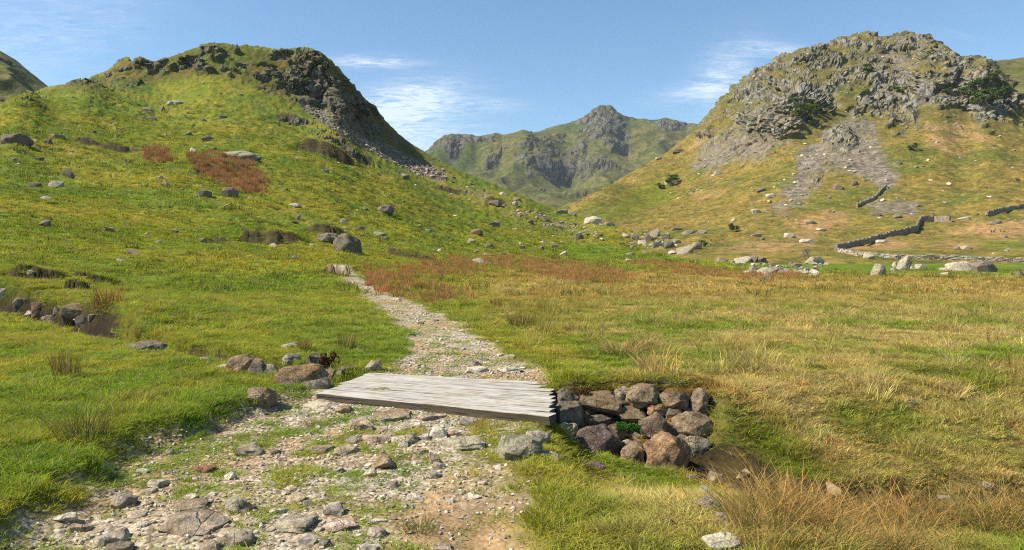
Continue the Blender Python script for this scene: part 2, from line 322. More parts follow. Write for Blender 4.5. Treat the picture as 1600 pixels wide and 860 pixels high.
def mesh_grid(name, Vt, col, msk, faces, mat, flat=None):
    nc, nr = Vt.shape[:2]; idx = np.unique(faces); mp = -np.ones(nc*nr, np.int64); mp[idx] = np.arange(len(idx)); fc = mp[faces]
    v = Vt.reshape(-1, 3)[idx]; me = bpy.data.meshes.new(name); me.vertices.add(len(v)); me.vertices.foreach_set('co', v.astype(np.float32).ravel())
    me.loops.add(fc.size); me.loops.foreach_set('vertex_index', fc.astype(np.int32).ravel()); me.polygons.add(len(fc)); me.polygons.foreach_set('loop_start', np.arange(0, fc.size, 4, dtype=np.int32))
    me.polygons.foreach_set('use_smooth', np.ones(len(fc), bool) if flat is None else ~flat); me.update(calc_edges=True)
    for nm, a in (('Col', col), ('Mask', msk)):
        at_ = me.attributes.new(nm, 'FLOAT_COLOR', 'POINT'); q = np.ones((len(v), 4), np.float32); q[:, :3] = a.reshape(-1, 3)[idx]; at_.data.foreach_set('color', q.ravel())
    me.materials.append(mat); o = bpy.data.objects.new(name, me); COL.objects.link(o); o['kind'] = 'structure'; return o
def grid_faces(nc, nr):
    i, j = np.meshgrid(np.arange(nc-1), np.arange(nr-1), indexing='ij'); a = (i*nr+j).ravel(); return np.stack([a, a+nr, a+nr+1, a+1], 1)
def sheet(T, px, pys, nback, back):
    Dd = T.rows(px, pys, nback, back); PX = np.repeat(px[:, None], Dd.shape[1], 1); Zb = T.z(PX.ravel(), Dd.ravel()).reshape(Dd.shape)
    return PX, Dd, Zb, (PX-800)/F*Dd
def hit(px, py, which=None):                # where the line of sight through a photo pixel meets the terrain
    best = None
    for nm, pxs, Dd, Zv in SHEETS:
        if which and nm not in which: continue
        if not pxs[0] <= px <= pxs[-1]: continue
        i = min(int(np.searchsorted(pxs, px)), len(pxs)-1); d, z = Dd[i], Zv[i]; zr = EYE-(py-HZ)*d/F; k = np.nonzero((z >= zr) & (d > 2.2))[0]
        if len(k):
            j = k[0]
            if j > 0:
                e0, e1 = zr[j-1]-z[j-1], z[j]-zr[j]; t = e0/max(e0+e1, 1e-9); dd = d[j-1]+(d[j]-d[j-1])*t; zz = z[j-1]+(z[j]-z[j-1])*t
            else: dd, zz = d[j], z[j]
            if best is None or dd < best[1]: best = ((px-800)/F*dd, dd, zz)
    return best

# ---- terrain material
def new_mat(name):
    m = bpy.data.materials.new(name); m.use_nodes = True; m.node_tree.nodes.clear(); return m, NB(m.node_tree)
def finish(b, shader): o = b.n('ShaderNodeOutputMaterial'); b.t.links.new(shader, o.inputs[0])
def princ(b, col, rough=.9, nrm=None, spec=.25):
    p = b.n('ShaderNodeBsdfPrincipled'); b.put(col, p.inputs['Base Color']); b.put(rough, p.inputs['Roughness']); p.inputs['Specular IOR Level'].default_value = spec
    if nrm is not None: b.put(nrm, p.inputs['Normal'])
    return p.outputs[0]
def terrain_mat(name, fs, rs_, bumpd, gravel=False, rockmul=(1, 1, 1)):
    m, b = new_mat(name); pos = b.n('ShaderNodeNewGeometry').outputs['Position']; col = b.attr('Col'); mk = b.n('ShaderNodeSeparateColor'); b.t.links.new(b.attr('Mask'), mk.inputs[0])
    a = b.noise(pos, fs, 4., .7); c = b.noise(pos, fs*.17, 2., .6)
    gr = b.mix(1., col, b.ramp(a, [(.28, (.36, .42, .36)), (.5, (.95, .95, .93)), (.70, (1.6, 1.5, 1.32))]), 'MULTIPLY')
    gr = b.mix(1., gr, b.ramp(c, [(.3, (.74, .78, .72)), (.7, (1.22, 1.18, 1.12))]), 'MULTIPLY')
    # jointed rock
    pr = b.scl(pos, (1, 1, .3)); r1 = b.noise(pr, rs_, 6., .7, .5); rc = b.vor(pr, rs_*.7, 'DISTANCE_TO_EDGE')
    rock = b.ramp(r1, [(.25, (.06, .054, .046)), (.42, (.17, .155, .13)), (.58, (.27, .25, .21)), (.75, (.40, .365, .31))])
    rock = b.mix(b.rng(c, .42, .62), rock, b.mix(1., rock, (.92, .88, .66, 1), 'MULTIPLY'))
    rock = b.mix(b.rng(rc, .09, .0, 0., .8), rock, (.06, .055, .047, 1))
    rock = b.mix(1., rock, (*rockmul, 1), 'MULTIPLY')
    sv = b.n('ShaderNodeTexVoronoi'); b.put(pos, sv.inputs['Vector']); b.put(rs_*1.9, sv.inputs['Scale']); sp = b.n('ShaderNodeSeparateColor'); b.t.links.new(sv.outputs['Color'], sp.inputs[0])
    scree = b.ramp(sp.outputs[0], [(0., (.095, .078, .056)), (.5, (.155, .129, .094)), (1., (.23, .195, .145))])
    scree = b.mix(1., scree, b.ramp(a, [(.3, (.7, .68, .66)), (.7, (1.3, 1.28, 1.25))]), 'MULTIPLY')
    hh = b.m('ADD', b.m('MULTIPLY', b.m('MULTIPLY', a, .6), b.m('SUBTRACT', 1., mk.outputs[1])), b.m('MULTIPLY', b.m('ADD', b.m('MULTIPLY', r1, 3.2), b.rng(rc, 0., .12)), mk.outputs[1]))
    hh = b.m('ADD', b.m('MULTIPLY', hh, bumpd), b.m('MULTIPLY', b.m('MULTIPLY', sv.outputs['Distance'], -.25/rs_*.55), mk.outputs[2]))
    cc = gr
    if gravel:
        gv = b.n('ShaderNodeTexVoronoi'); b.put(pos, gv.inputs['Vector']); b.put(30., gv.inputs['Scale']); gs_ = b.n('ShaderNodeSeparateColor'); b.t.links.new(gv.outputs['Color'], gs_.inputs[0])
        grav = b.ramp(gs_.outputs[0], [(0., (.155, .117, .07)), (.45, (.305, .243, .164)), (.8, (.41, .352, .262)), (1., (.53, .485, .40))])
        grav = b.mix(b.rng(c, .40, .6), grav, b.mix(1., grav, (.9, .74, .55, 1), 'MULTIPLY'))
        cc = b.mix(mk.outputs[0], gr, grav)
        hh = b.m('ADD', hh, b.m('MULTIPLY', b.m('MULTIPLY', gv.outputs['Distance'], -.016), mk.outputs[0]))
    cc = b.mix(mk.outputs[2], cc, scree); cc = b.mix(mk.outputs[1], cc, rock)
    finish(b, princ(b, cc, .95, b.bump(hh, .8, 1.), .12)); return m
M_GROUND = terrain_mat('turf_and_rock', 2.3, .55, .22, True)
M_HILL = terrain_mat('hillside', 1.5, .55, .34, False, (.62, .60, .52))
M_FELL = terrain_mat('fellside', 1.0, .34, .5)
M_FAR = terrain_mat('far_fell', .10, .07, 3.5, False, (.55, .55, .53))

# ---- valley ground, path and the left hill (one sheet, cut into three pieces of setting)
pxs = np.concatenate([np.arange(-1300, -80, 40.), np.arange(-80, 1681, 2.0), np.arange(1700, 2900, 40.)])
PX, Dd, Zb, Xw = sheet(TG, pxs, (np.concatenate([np.geomspace(2900, 900, 26)]), np.linspace(0, 1, 500)[1:]), 16, .6)
sh = PX.shape; f = lambda a: a.ravel()
pm = path_mask(f(Xw), f(Dd)); Zf = (f(Zb)+feats(f(Xw), f(Dd), f(Zb), pm)); scx, scy = gscr(f(Xw), f(Dd), f(Zb))
nA, nB = fbm(f(Xw)/26, f(Dd)/26, f(Zb)/20, 4, 61), fbm(f(Xw)/7, f(Dd)/7, f(Zb)/5, 3, 62)
jx, jy = scx+14*nB, scy+9*nB
CR_STRONG = [(398, 92), (440, 78), (500, 86), (545, 130), (625, 210), (690, 254), (700, 268), (640, 250), (590, 235), (545, 212), (505, 180), (455, 160), (405, 140)]
CR_BAND = [(75, 139), (120, 124), (165, 110), (200, 92), (330, 64), (410, 70), (420, 145), (380, 128), (335, 118), (300, 122), (262, 122), (225, 138), (150, 140)]
steep = np.hypot(*np.gradient(Zf.reshape(sh), axis=(0, 1)))
rockm = pmask(CR_STRONG, jx, jy, 7)*sst(-.35, .1, nA*.6+nB*.9+.08-.55*sst(570, 660, scx))+pmask(CR_BAND, jx, jy, 6)*sst(.0, .35, nB+.35*nA)
for p in ([(0, 205), (35, 205), (46, 222), (30, 226), (-10, 226)], [(-20, 140), (40, 138), (62, 148), (30, 160), (-20, 162)], [(430, 183), (480, 190), (520, 205), (560, 240), (555, 252), (505, 225), (470, 200)], [(345, 232), (345, 231), (346, 232)]):
    rockm = np.maximum(rockm, pmask(p, scx+5*nB, scy+4*nB, 4)*sst(-.3, .2, nB+.1))
rockm = np.clip(rockm, 0, 1)*(f(Dd) > 60)
screem = pmask([(462, 160), (490, 166), (560, 200), (640, 246), (700, 274), (690, 284), (640, 266), (560, 226), (500, 190)], scx+6*nB, scy+5*nB, 4)*(f(Dd) > 120)
screem = np.maximum(screem, .85*pmask([(690, 268), (770, 305), (830, 330), (900, 355), (880, 362), (800, 335), (730, 305)], scx+14*nB, scy+7*nB, 5)*sst(.1, .4, nB))*(1-rockm)
hm, _ = hag_mask(f(Xw), f(Dd))
col = veg(f(Xw), f(Dd), scx, scy)
upl = np.clip(pmask(CR_BAND, scx, scy, 14)+pmask(CR_STRONG, scx, scy, 10), 0, 1); col = L(col, V(.072, .076, .02)*(1+.4*nB[:, None]), upl*.7)
col = L(col, V(.16, .09, .03), upl*sst(.1, .5, -nB+.3*nA)*.5)
col = L(col, PEAT, np.clip(hm*1.2, 0, .9))
dstr = pline(STREAM, f(Xw), f(Dd)); col = L(col, PEAT*1.4, (dstr < np.where(f(Xw) < -9.6, .75, np.where(f(Xw) > 1.7, np.where(f(Xw) < 3.4, .46, .32), .35)))*sst(60, 30, f(Dd))*.85)
fb_ = f(Dd)-np.interp(f(Xw), [-24, -14.2, -10.4, -7.4], [26, 20.6, 17.8, 14.4]); col = L(col, PEAT*1.2, (f(Xw) < -9.6)*sst(.2, .5, fb_)*sst(1.0, .75, fb_+.35*nB)*.85*(f(Dd) < 40))
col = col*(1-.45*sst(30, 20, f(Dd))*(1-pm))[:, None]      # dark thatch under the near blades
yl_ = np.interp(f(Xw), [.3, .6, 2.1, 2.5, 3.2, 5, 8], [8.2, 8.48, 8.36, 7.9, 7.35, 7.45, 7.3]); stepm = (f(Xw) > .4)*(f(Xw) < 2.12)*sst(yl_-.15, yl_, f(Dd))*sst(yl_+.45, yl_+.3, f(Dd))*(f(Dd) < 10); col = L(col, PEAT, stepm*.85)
grassy = sst(.05, .45, fbm(f(Xw)/.38, f(Dd)/.38, 0, 3, 71)+.25*fbm(f(Xw)/1.3, f(Dd)/1.3, 0, 2, 72)+.2*sst(5.2, 6.2, f(Dd))*sst(8.6, 8., f(Dd)))
earth = sst(.75, .35, abs(f(Xw)-np.interp(f(Dd), [3, 4.3, 5.2, 6.4], [-.55, -.28, -.16, -.05])-.12*fbm(f(Xw), f(Dd)/.7, 0, 2, 73)))*sst(6.8, 5.2, f(Dd)); col = L(col, V(.30, .19, .10), earth*pm)
pmask_c = pm*(1-.65*grassy)*(1-.7*earth)
Vg = np.stack([Xw, Dd, Zf.reshape(sh)], 2); Vg = crag(crag(Vg, (rockm*sst(200, 165, scy)*sst(100, 190, scx)).reshape(sh), 9., 4.6, 76), rockm.reshape(sh), 3.4, 1.7, 77); rockm *= sst(.95, .72, f(normals(Vg)[..., 2]))
msk = np.stack([pmask_c, rockm, screem], 1)
fc = grid_faces(*sh); fx = lambda a: a.ravel()[fc].mean(1)
is_path = fx(pm) > .5; is_hill = (~is_path) & (fx(Zb) > 1.2+.5*fx(nB)) & (fx(PX) < 1130)
flat = fx(rockm) > .35
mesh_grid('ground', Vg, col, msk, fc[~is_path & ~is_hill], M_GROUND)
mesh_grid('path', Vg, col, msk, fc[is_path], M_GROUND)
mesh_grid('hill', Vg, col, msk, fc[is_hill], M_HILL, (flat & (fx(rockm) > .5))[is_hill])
SHEETS.append(('ground', pxs, Dd, Vg[..., 2]))

# ---- the crag-topped fell to the right
RC = {800: [(200, 372), (260, 358), (300, 345)], 900: [(150, 396), (200, 375), (270, 345), (330, 318)],
 1000: [(130, 399), (180, 380), (250, 345), (340, 300), (430, 265)], 1095: [(115, 401), (160, 378), (220, 345), (300, 295), (380, 245), (460, 192)],
 1180: [(110, 403), (150, 378), (200, 342), (260, 292), (320, 235), (335, 200), (400, 150), (480, 112)],
 1250: [(110, 404), (150, 375), (195, 340), (245, 290), (290, 240), (302, 218), (325, 150), (380, 115), (470, 82)],
 1320: [(110, 405), (150, 375), (195, 338), (240, 290), (285, 235), (320, 185), (350, 140), (400, 100), (480, 60)],
 1410: [(110, 406), (150, 372), (195, 332), (240, 280), (290, 215), (325, 165), (355, 130), (400, 95), (470, 53)],
 1500: [(110, 407), (150, 370), (200, 325), (250, 265), (295, 200), (315, 172), (330, 120), (370, 90)],
 1560: [(110, 408), (150, 368), (200, 318), (250, 255), (300, 190), (312, 165), (328, 112)],
 1600: [(110, 409), (150, 366), (200, 315), (250, 252), (310, 185), (340, 163)],
 1800: [(110, 409), (150, 366), (200, 325), (300, 240), (360, 215)], 2600: [(110, 409), (150, 366), (200, 325), (300, 240), (360, 215)]}
RCREST = [(800, 345), (860, 332), (900, 318), (950, 290), (1000, 265), (1040, 240), (1075, 212), (1095, 191), (1110, 175), (1130, 152), (1150, 138), (1180, 112), (1205, 97), (1230, 85), (1260, 78), (1300, 68),
 (1330, 57), (1350, 54), (1380, 58), (1410, 52), (1440, 57), (1470, 66), (1485, 75), (1500, 90), (1520, 92), (1545, 99), (1565, 112), (1580, 132), (1592, 157), (1612, 170), (1700, 200), (2000, 260), (2600, 260)]
TR = Table(RC, RCREST, 70, 700, 700, lambda k: [(70, -8.), (90, -5.)], blur=1)
pr_ = np.concatenate([np.arange(800, 860, 12.), np.arange(860, 1681, 2.), np.arange(1700, 2500, 30.)])
PX, Dd, Zb, Xw = sheet(TR, pr_, (np.linspace(600, 416, 10), np.linspace(0, 1, 300)[1:]), 10, .5)
sh = PX.shape; x, y, z0 = f(Xw), f(Dd), f(Zb); scx, scy = gscr(x, y, z0)
nA, nB, nC = fbm(x/45, y/45, z0/45, 4, 81), fbm(x/11, y/11, z0/9, 3, 82), fbm(x/3, y/3, z0/3, 2, 83)
up = sst(1., 6., z0)
Zf = z0+4.5*np.exp(-((scx-1312)/20)**2-((y-297)/9)**2)+up*(1.6*fbm(x/30, y/30, 0, 3, 84)+.55*fbm(x/6, y/6, 0, 3, 85))
jx, jy = scx+12*nB, scy+10*nB
C1 = [(1165, 150), (1215, 122), (1265, 126), (1305, 140), (1310, 160), (1270, 178), (1245, 216), (1200, 218), (1165, 210), (1150, 190)]
C2 = [(1285, 122), (1360, 92), (1372, 112), (1335, 132), (1300, 138)]
C3 = [(1362, 95), (1400, 108), (1470, 112), (1490, 95), (1545, 98), (1592, 160), (1560, 185), (1500, 174), (1440, 162), (1430, 192), (1380, 178), (1345, 172), (1335, 190), (1325, 170), (1355, 130)]
C4 = [(1388, 62), (1440, 52), (1502, 92), (1450, 100), (1400, 80)]
C5 = [(1098, 196), (1180, 108), (1330, 54), (1372, 78), (1260, 118), (1165, 152), (1120, 200), (1090, 215)]
C6 = [(1288, 218), (1320, 212), (1336, 226), (1320, 240), (1292, 238)]
C7 = [(1115, 205), (1165, 205), (1205, 232), (1195, 258), (1150, 250), (1080, 240)]
C8 = [(1255, 280), (1300, 268), (1312, 276), (1275, 292)]
rockm = sum(pmask(p, jx, jy, 6)*a for p, a in ((C1, 1.), (C2, .9), (C3, 1.), (C4, .85), (C6, 1.), (C8, .8)))*sst(-.85, -.25, nB+.5*nC)
rockm = np.maximum(rockm, (pmask(C5, jx, jy, 8)*.95+pmask(C7, jx, jy, 8)*.8)*sst(-.28, .12, nB+.4*nC))
rockm = np.maximum(rockm, .95*sst(275, 200, scy+18*nA)*sst(1080, 1130, scx)*sst(.12, .42, nB+.35*nC)*sst(240, 160, scy+.0)*1.)
rockm = np.maximum(rockm, .9*sst(.52, .72, nB+.3*nC)*sst(1020, 1100, scx)*up)
rockm = np.clip(rockm, 0, 1)
SC = [[(1322, 186), (1366, 192), (1372, 226), (1402, 274), (1386, 298), (1347, 276), (1300, 264), (1277, 290), (1242, 322), (1205, 334), (1238, 286), (1250, 236)], [(1372, 82), (1405, 84), (1432, 104), (1390, 104)], [(1150, 200), (1240, 225), (1180, 240), (1090, 268), (1075, 258)], [(1355, 318), (1440, 316), (1430, 334), (1370, 332)]]
screem = np.clip(sum(pmask(p, scx+16*nB+9*nC, scy+11*nB+6*nC, 9) for p in SC), 0, 1)*(1-rockm*.7)*sst(-.75, -.1, nC+.6*nB+.25)
n4 = fbm(x/22, y/22, z0/22, 3, 88)
col = L(V(.15, .128, .026), V(.205, .14, .036), .5+.7*n4+.35*nB); col = L(col, V(.092, .108, .019), sst(.0, .55, nA*.9-n4*.7+.2*nB)*.85); col = L(col, V(.085, .08, .026), sst(250, 150, scy)*.7)
col = L(col, V(.075, .082, .02), sst(.12, .5, nC*1.3+.3*nB)*.6); col = L(col, V(.25, .18, .06), sst(.2, .6, -nC*1.3)*.45)
TANP = [[(1235, 338), (1330, 330), (1320, 356), (1260, 366), (1225, 352)], [(1468, 352), (1610, 350), (1610, 388), (1540, 384), (1462, 384)], [(1130, 390), (1230, 366), (1290, 360), (1270, 385), (1200, 400)], [(1300, 382), (1400, 372), (1430, 384), (1400, 396), (1320, 396)], [(1445, 190), (1520, 196), (1560, 225), (1500, 245), (1450, 225)], [(1070, 232), (1110, 212), (1110, 225), (1075, 240)], [(1180, 318), (1240, 325), (1220, 340)], [(1080, 305), (1140, 295), (1130, 306), (1090, 315)]]
tan = np.clip(sum(pmask(p, scx+12*nB, scy+5*nC+4*nB, 6) for p in TANP), 0, 1); col = L(col, TAN*(1+.25*nC[:, None]), tan*.62*sst(-.4, .3, nB+.5*nC+.1))
col = L(col, GREEN, pmask([(1000, 290), (1050, 280), (1060, 300), (990, 340), (930, 345)], scx+10*nB, scy+6*nB, 8)*.7); col = L(col, LUSH, pmask([(1530, 380), (1620, 376), (1620, 392), (1540, 390)], scx+8*nB, scy+3*nC, 4)*.4)
Vr = np.stack([Xw, Dd, Zf.reshape(sh)], 2); Vr = crag(crag(Vr, (rockm*sst(255, 205, scy)).reshape(sh), 14., 8.5, 90), rockm.reshape(sh), 5., 1.9, 91); rockm *= sst(.95, .72, f(normals(Vr)[..., 2]))
fc = grid_faces(*sh); fxr = lambda a: a.ravel()[fc].mean(1)
mesh_grid('fell', Vr, col, np.stack([0*rockm, rockm, screem], 1), fc, M_FELL, fxr(rockm) > .5)
SHEETS.append(('fell', pr_, Dd, Vr[..., 2])); FELL = (x, y, f(Vr[..., 2]), scx, scy, rockm, screem)

# ---- far mountain at the valley head, ridge behind the fell, hill behind the left spur
def far_sheet(name, cols, crest, d0, d1, px0, px1, step, nr, bot, relief, big, amp, seed, rock_bias, green):
    T = Table(cols, crest, d0, d1, 400, lambda k: [(d0*.9, -30.)], blur=2)
    p = np.arange(px0, px1, step); PX, Dd, Zb, Xw = sheet(T, p, (np.array([bot+30, bot+15, bot]), np.linspace(0, 1, nr)[1:]), 6, .3)
    s = PX.shape; x, y, z = f(Xw), f(Dd), f(Zb); px_, py_ = gscr(x, y, z); cr = np.interp(px_, *zip(*crest))
    damp = sst(0, 45, py_-cr)
    rg = 1-abs(fbm(x/relief, y/relief, 0, 4, seed))*1.6
    z2 = z+(rg-.5)*relief*.16*damp+fbm(x/relief*3, y/relief*3, 0, 3, seed+2)*relief*.035
    Vt = np.stack([Xw, Dd, z2.reshape(s)], 2)
    nB = fbm(x/relief*2.2, y/relief*2.2, z/relief*3.5, 4, seed+3); nC = fbm(x/relief*7, y/relief*7, z/relief*9, 3, seed+4)
    st = 1-normals(Vt)[..., 2].ravel()
    rk = sst(.05, .3, nB*.7+.35*nC+rock_bias+.9*(st-.3))
    if name == 'mountain':
        for q in ([(672, 235), (690, 210), (735, 207), (737, 225), (712, 250)], [(738, 212), (775, 206), (772, 222), (745, 224)], [(820, 262), (862, 262), (862, 277), (822, 278)], [(880, 240), (915, 236), (912, 253), (885, 254)], [(905, 205), (940, 200), (975, 206), (970, 216), (940, 222), (910, 218)], [(1005, 186), (1072, 190), (1072, 206), (1030, 200)], [(935, 164), (958, 166), (990, 188), (965, 185)], [(755, 255), (785, 236), (775, 256), (758, 272)]):
            rk = np.maximum(rk, pmask(q, px_+6*nC, py_+5*nC, 3)*.95)
    Vt = crag(Vt, rk.reshape(s), big, amp, seed+7)
    c = L(V(*green), V(.125, .108, .034), .45+.6*fbm(x/relief*1.5, y/relief*1.5, 0, 3, seed+5)+.2*nC); c = L(c, V(.06, .078, .02), sst(.1, .5, fbm(x/relief*1.1, y/relief, 0, 3, seed+6)))
    fcs = grid_faces(*s); mesh_grid(name, Vt, c, np.stack([0*rk, rk*.9, 0*rk], 1), fcs, M_FAR); SHEETS.append((name, p, Dd, Vt[..., 2]))
MC = [(560, 260), (640, 245), (672, 232), (683, 220), (700, 209), (718, 211), (735, 209), (742, 213), (760, 208), (775, 206), (785, 210), (800, 209), (822, 204), (835, 207), (860, 201), (885, 195), (905, 188), (918, 180), (930, 169), (940, 164), (952, 166), (965, 176), (983, 187), (1000, 187), (1020, 185), (1040, 184), (1055, 188), (1072, 193), (1085, 191), (1110, 190), (1200, 195), (1300, 210)]
mcol = [(1050, 372), (1300, 335), (1600, 290), (1900, 245), (2150, 205)]
far_sheet('mountain', {560: [(a, b+40) for a, b in mcol], 760: [(1050, 380), (1300, 345), (1600, 300), (1800, 255), (1900, 215)], 945: [(1050, 372), (1300, 335), (1650, 285), (1950, 235), (2150, 170)], 1300: mcol}, MC, 950, 3200, 560, 1300, 1.7, 170, 375, 330., 34., 13., 101, .03, (.078, .088, .026))
far_sheet('ridge', {1400: [(450, 240), (600, 170), (760, 110)], 2400: [(450, 240), (600, 170), (760, 110)]}, [(1400, 150), (1440, 125), (1480, 99), (1500, 90), (1524, 87), (1552, 94), (1600, 91), (1700, 84), (2000, 100), (2400, 130)], 420, 1200, 1400, 2300, 4, 80, 260, 120., 12., 8., 131, .0, (.09, .09, .028))
far_sheet('far_hill', {-900: [(260, 260), (380, 190), (560, 60)], 0: [(260, 240), (380, 190), (540, 90)], 200: [(260, 260), (380, 220), (540, 190)]}, [(-900, -120), (-300, -60), (-100, 22), (0, 77), (20, 92), (40, 107), (60, 122), (75, 132), (100, 152), (200, 200)], 240, 900, -900, 200, 3, 110, 260, 100., 9., 5., 151, -.12, (.08, .095, .025))

def tagged(o, label, cat, group=None, kind=None):
    if label: o['label'] = label
    if cat: o['category'] = cat
    if group: o['group'] = group
    if kind: o['kind'] = kind
    return o
# broad sheet below everything out to the horizon
me = bpy.data.meshes.new('terrain'); me.from_pydata([(-3600, -3600, -40), (3600, -3600, -40), (3600, 3600, -40), (-3600, 3600, -40)], [], [(0, 1, 2, 3)]); mt, b = new_mat('plain_turf')
finish(b, princ(b, b.ramp(b.noise(b.n('ShaderNodeNewGeometry').outputs['Position'], .01, 6.), [(.3, (.08, .10, .02)), (.7, (.16, .15, .04))]))); me.materials.append(mt)
o = bpy.data.objects.new('terrain', me); COL.objects.link(o); o['kind'] = 'structure'
# ------------------------------------------------------------------ scattered growth and stones (uncountable: one object each, geometry-node instances)
def link_mesh(name, verts, faces, mat=None, smooth=False):
    me = bpy.data.meshes.new(name); me.from_pydata([tuple(v) for v in verts], [], [tuple(q) for q in faces])
    if mat: me.materials.append(mat)
    if smooth: me.polygons.foreach_set('use_smooth', np.ones(len(me.polygons), bool))
    me.update(); return me
def blade_mesh(name, mat, n, rad, h0, h1, wid, lean, curl, seed, segs=2, straw=.2, dry=0.):
    r = np.random.RandomState(seed); vs, fs, bv = [], [], []
    for i in range(n):
        a, q = r.uniform(0, 6.283), rad*math.sqrt(r.uniform(0, 1)); bx, by = q*math.cos(a), q*math.sin(a); h = r.uniform(h0, h1)
        la = a+r.normal(0, .9) if rad > 0 else r.uniform(0, 6.283); ln = lean*r.uniform(.2, 1.)*h; w_ = wid*r.uniform(.6, 1.3); f_ = r.uniform(0, 3.142); cx, cy = math.cos(f_), math.sin(f_)
        base = len(vs); s_ = 1. if r.uniform() < straw else 0.; b_ = r.uniform(0, 1)
        for k in range(segs):
            t = k/segs; o_ = ln*(t+curl*t*t); zz = h*(t-.35*curl*lean*t*t)-.015*(k == 0); ww = w_*(1-.55*t)
            x0, y0 = bx+o_*math.cos(la), by+o_*math.sin(la)
            vs += [(x0-cx*ww/2, y0-cy*ww/2, zz), (x0+cx*ww/2, y0+cy*ww/2, zz)]; bv += [(b_, s_, t, 1)]*2
        o_ = ln*(1+curl); vs.append((bx+o_*math.cos(la), by+o_*math.sin(la), h*(1-.35*curl*lean))); bv.append((b_, s_, 1, 1))
        for k in range(segs-1): fs.append((base+2*k, base+2*k+1, base+2*k+3, base+2*k+2))
        fs.append((base+2*segs-2, base+2*segs-1, base+2*segs))
    me = link_mesh(name, vs, fs, mat); at_ = me.attributes.new('bv', 'FLOAT_COLOR', 'POINT'); at_.data.foreach_set('color', np.array(bv, np.float32).ravel()); return me
def grass_mat(name, straw, tip, src='INSTANCER', fixed=None, trans=.42):
    m, b = new_mat(name); t = b.attr('tint', src) if fixed is None else None
    if fixed is not None:
        oi = b.n('ShaderNodeObjectInfo'); t = oi.outputs['Color']
    s = b.n('ShaderNodeSeparateColor'); b.t.links.new(b.attr('bv'), s.inputs[0])
    c = b.mix(1., t, b.ramp(s.outputs[0], [(0., (.72, .78, .7)), (.5, (1.05, 1.05, 1.)), (1., (1.5, 1.4, 1.3))]), 'MULTIPLY')
    c = b.mix(s.outputs[1], c, (*straw, 1)); c = b.mix(b.m('MULTIPLY', s.outputs[2], tip[3]), c, (*tip[:3], 1))
    d = b.n('ShaderNodeBsdfDiffuse'); b.put(c, d.inputs[0]); tr = b.n('ShaderNodeBsdfTranslucent'); b.put(c, tr.inputs[0])
    mx = b.n('ShaderNodeMixShader'); mx.inputs[0].default_value = trans; b.t.links.new(d.outputs[0], mx.inputs[1]); b.t.links.new(tr.outputs[0], mx.inputs[2]); finish(b, mx.outputs[0]); return m
def scatter(name, P, rot, scl, tint, meshes, label, cat, seed=0):
    col = bpy.data.collections.new(name+'_source')
    for i, me in enumerate(meshes): col.objects.link(bpy.data.objects.new(f'{name}_source_{i}', me))
    me = bpy.data.meshes.new(name); n = len(P); me.vertices.add(n); me.vertices.foreach_set('co', np.asarray(P, np.float32).ravel())
    for nm, typ, a, key in (('rot', 'FLOAT_VECTOR', rot, 'vector'), ('scl', 'FLOAT_VECTOR', scl, 'vector'), ('tint', 'FLOAT_COLOR', np.c_[tint, np.ones(n)], 'color'), ('idx', 'INT', np.random.RandomState(seed).randint(0, len(meshes), n), 'value')):
        at_ = me.attributes.new(nm, typ, 'POINT'); at_.data.foreach_set(key, np.asarray(a, np.int32 if typ == 'INT' else np.float32).ravel())
    ng = bpy.data.node_groups.new(name, 'GeometryNodeTree'); ng.interface.new_socket('Geometry', in_out='INPUT', socket_type='NodeSocketGeometry'); ng.interface.new_socket('Geometry', in_out='OUTPUT', socket_type='NodeSocketGeometry')
    N = ng.nodes.new; gi, go, ip, ci = N('NodeGroupInput'), N('NodeGroupOutput'), N('GeometryNodeInstanceOnPoints'), N('GeometryNodeCollectionInfo')
    ci.inputs['Collection'].default_value = col; ci.inputs['Separate Children'].default_value = True; ci.inputs['Reset Children'].default_value = True
    def na(nm, typ):
        q = N('GeometryNodeInputNamedAttribute'); q.data_type = typ; q.inputs['Name'].default_value = nm; return [s for s in q.outputs if s.enabled and s.name == 'Attribute'][0]
    er = N('FunctionNodeEulerToRotation'); lk = ng.links.new
    lk(gi.outputs[0], ip.inputs['Points']); lk(ci.outputs[0], ip.inputs['Instance']); ip.inputs['Pick Instance'].default_value = True; lk(na('idx', 'INT'), ip.inputs['Instance Index'])
    lk(na('rot', 'FLOAT_VECTOR'), er.inputs[0]); lk(er.outputs[0], ip.inputs['Rotation']); lk(na('scl', 'FLOAT_VECTOR'), ip.inputs['Scale']); lk(ip.outputs[0], go.inputs[0])
    o = bpy.data.objects.new(name, me); COL.objects.link(o); md = o.modifiers.new('scatter', 'NODES'); md.node_group = ng
    return tagged(o, label, cat, kind='stuff')
def wedge(n, d0, d1, p0=-60, p1=1660):      # random points on the ground between two distances
    d = np.sqrt(rs.uniform(d0*d0, d1*d1, n)); p = rs.uniform(p0, p1, n); return (p-800)/F*d, d
M_GRASS = grass_mat('grass_blades', (.42, .33, .14), (.36, .32, .10, .28))
TUFT = [blade_mesh('tuft', M_GRASS, 26, .085, .03, .07, .0065, 1.15, .8, 300+i, 2, .14) for i in range(5)]
TUSSOCK = [blade_mesh('tussock', M_GRASS, 46, .10, .08, .17, .0065, .8, .8, 330+i, 3, .22) for i in range(4)]
CLUMP = [blade_mesh('clump', M_GRASS, 34, .22, .05, .12, .024, 1.1, .6, 360+i, 2, .14) for i in range(4)]
BRIDGE = dict(NL=Vector((-2.23, 8.5, 0)), NR=Vector((.42, 7.25, 0)), FL=Vector((-1.95, 10.0, 0)), FR=Vector((.50, 9.25, 0)))
BQ = [(BRIDGE[k].x, BRIDGE[k].y) for k in ('NL', 'NR', 'FR', 'FL')]
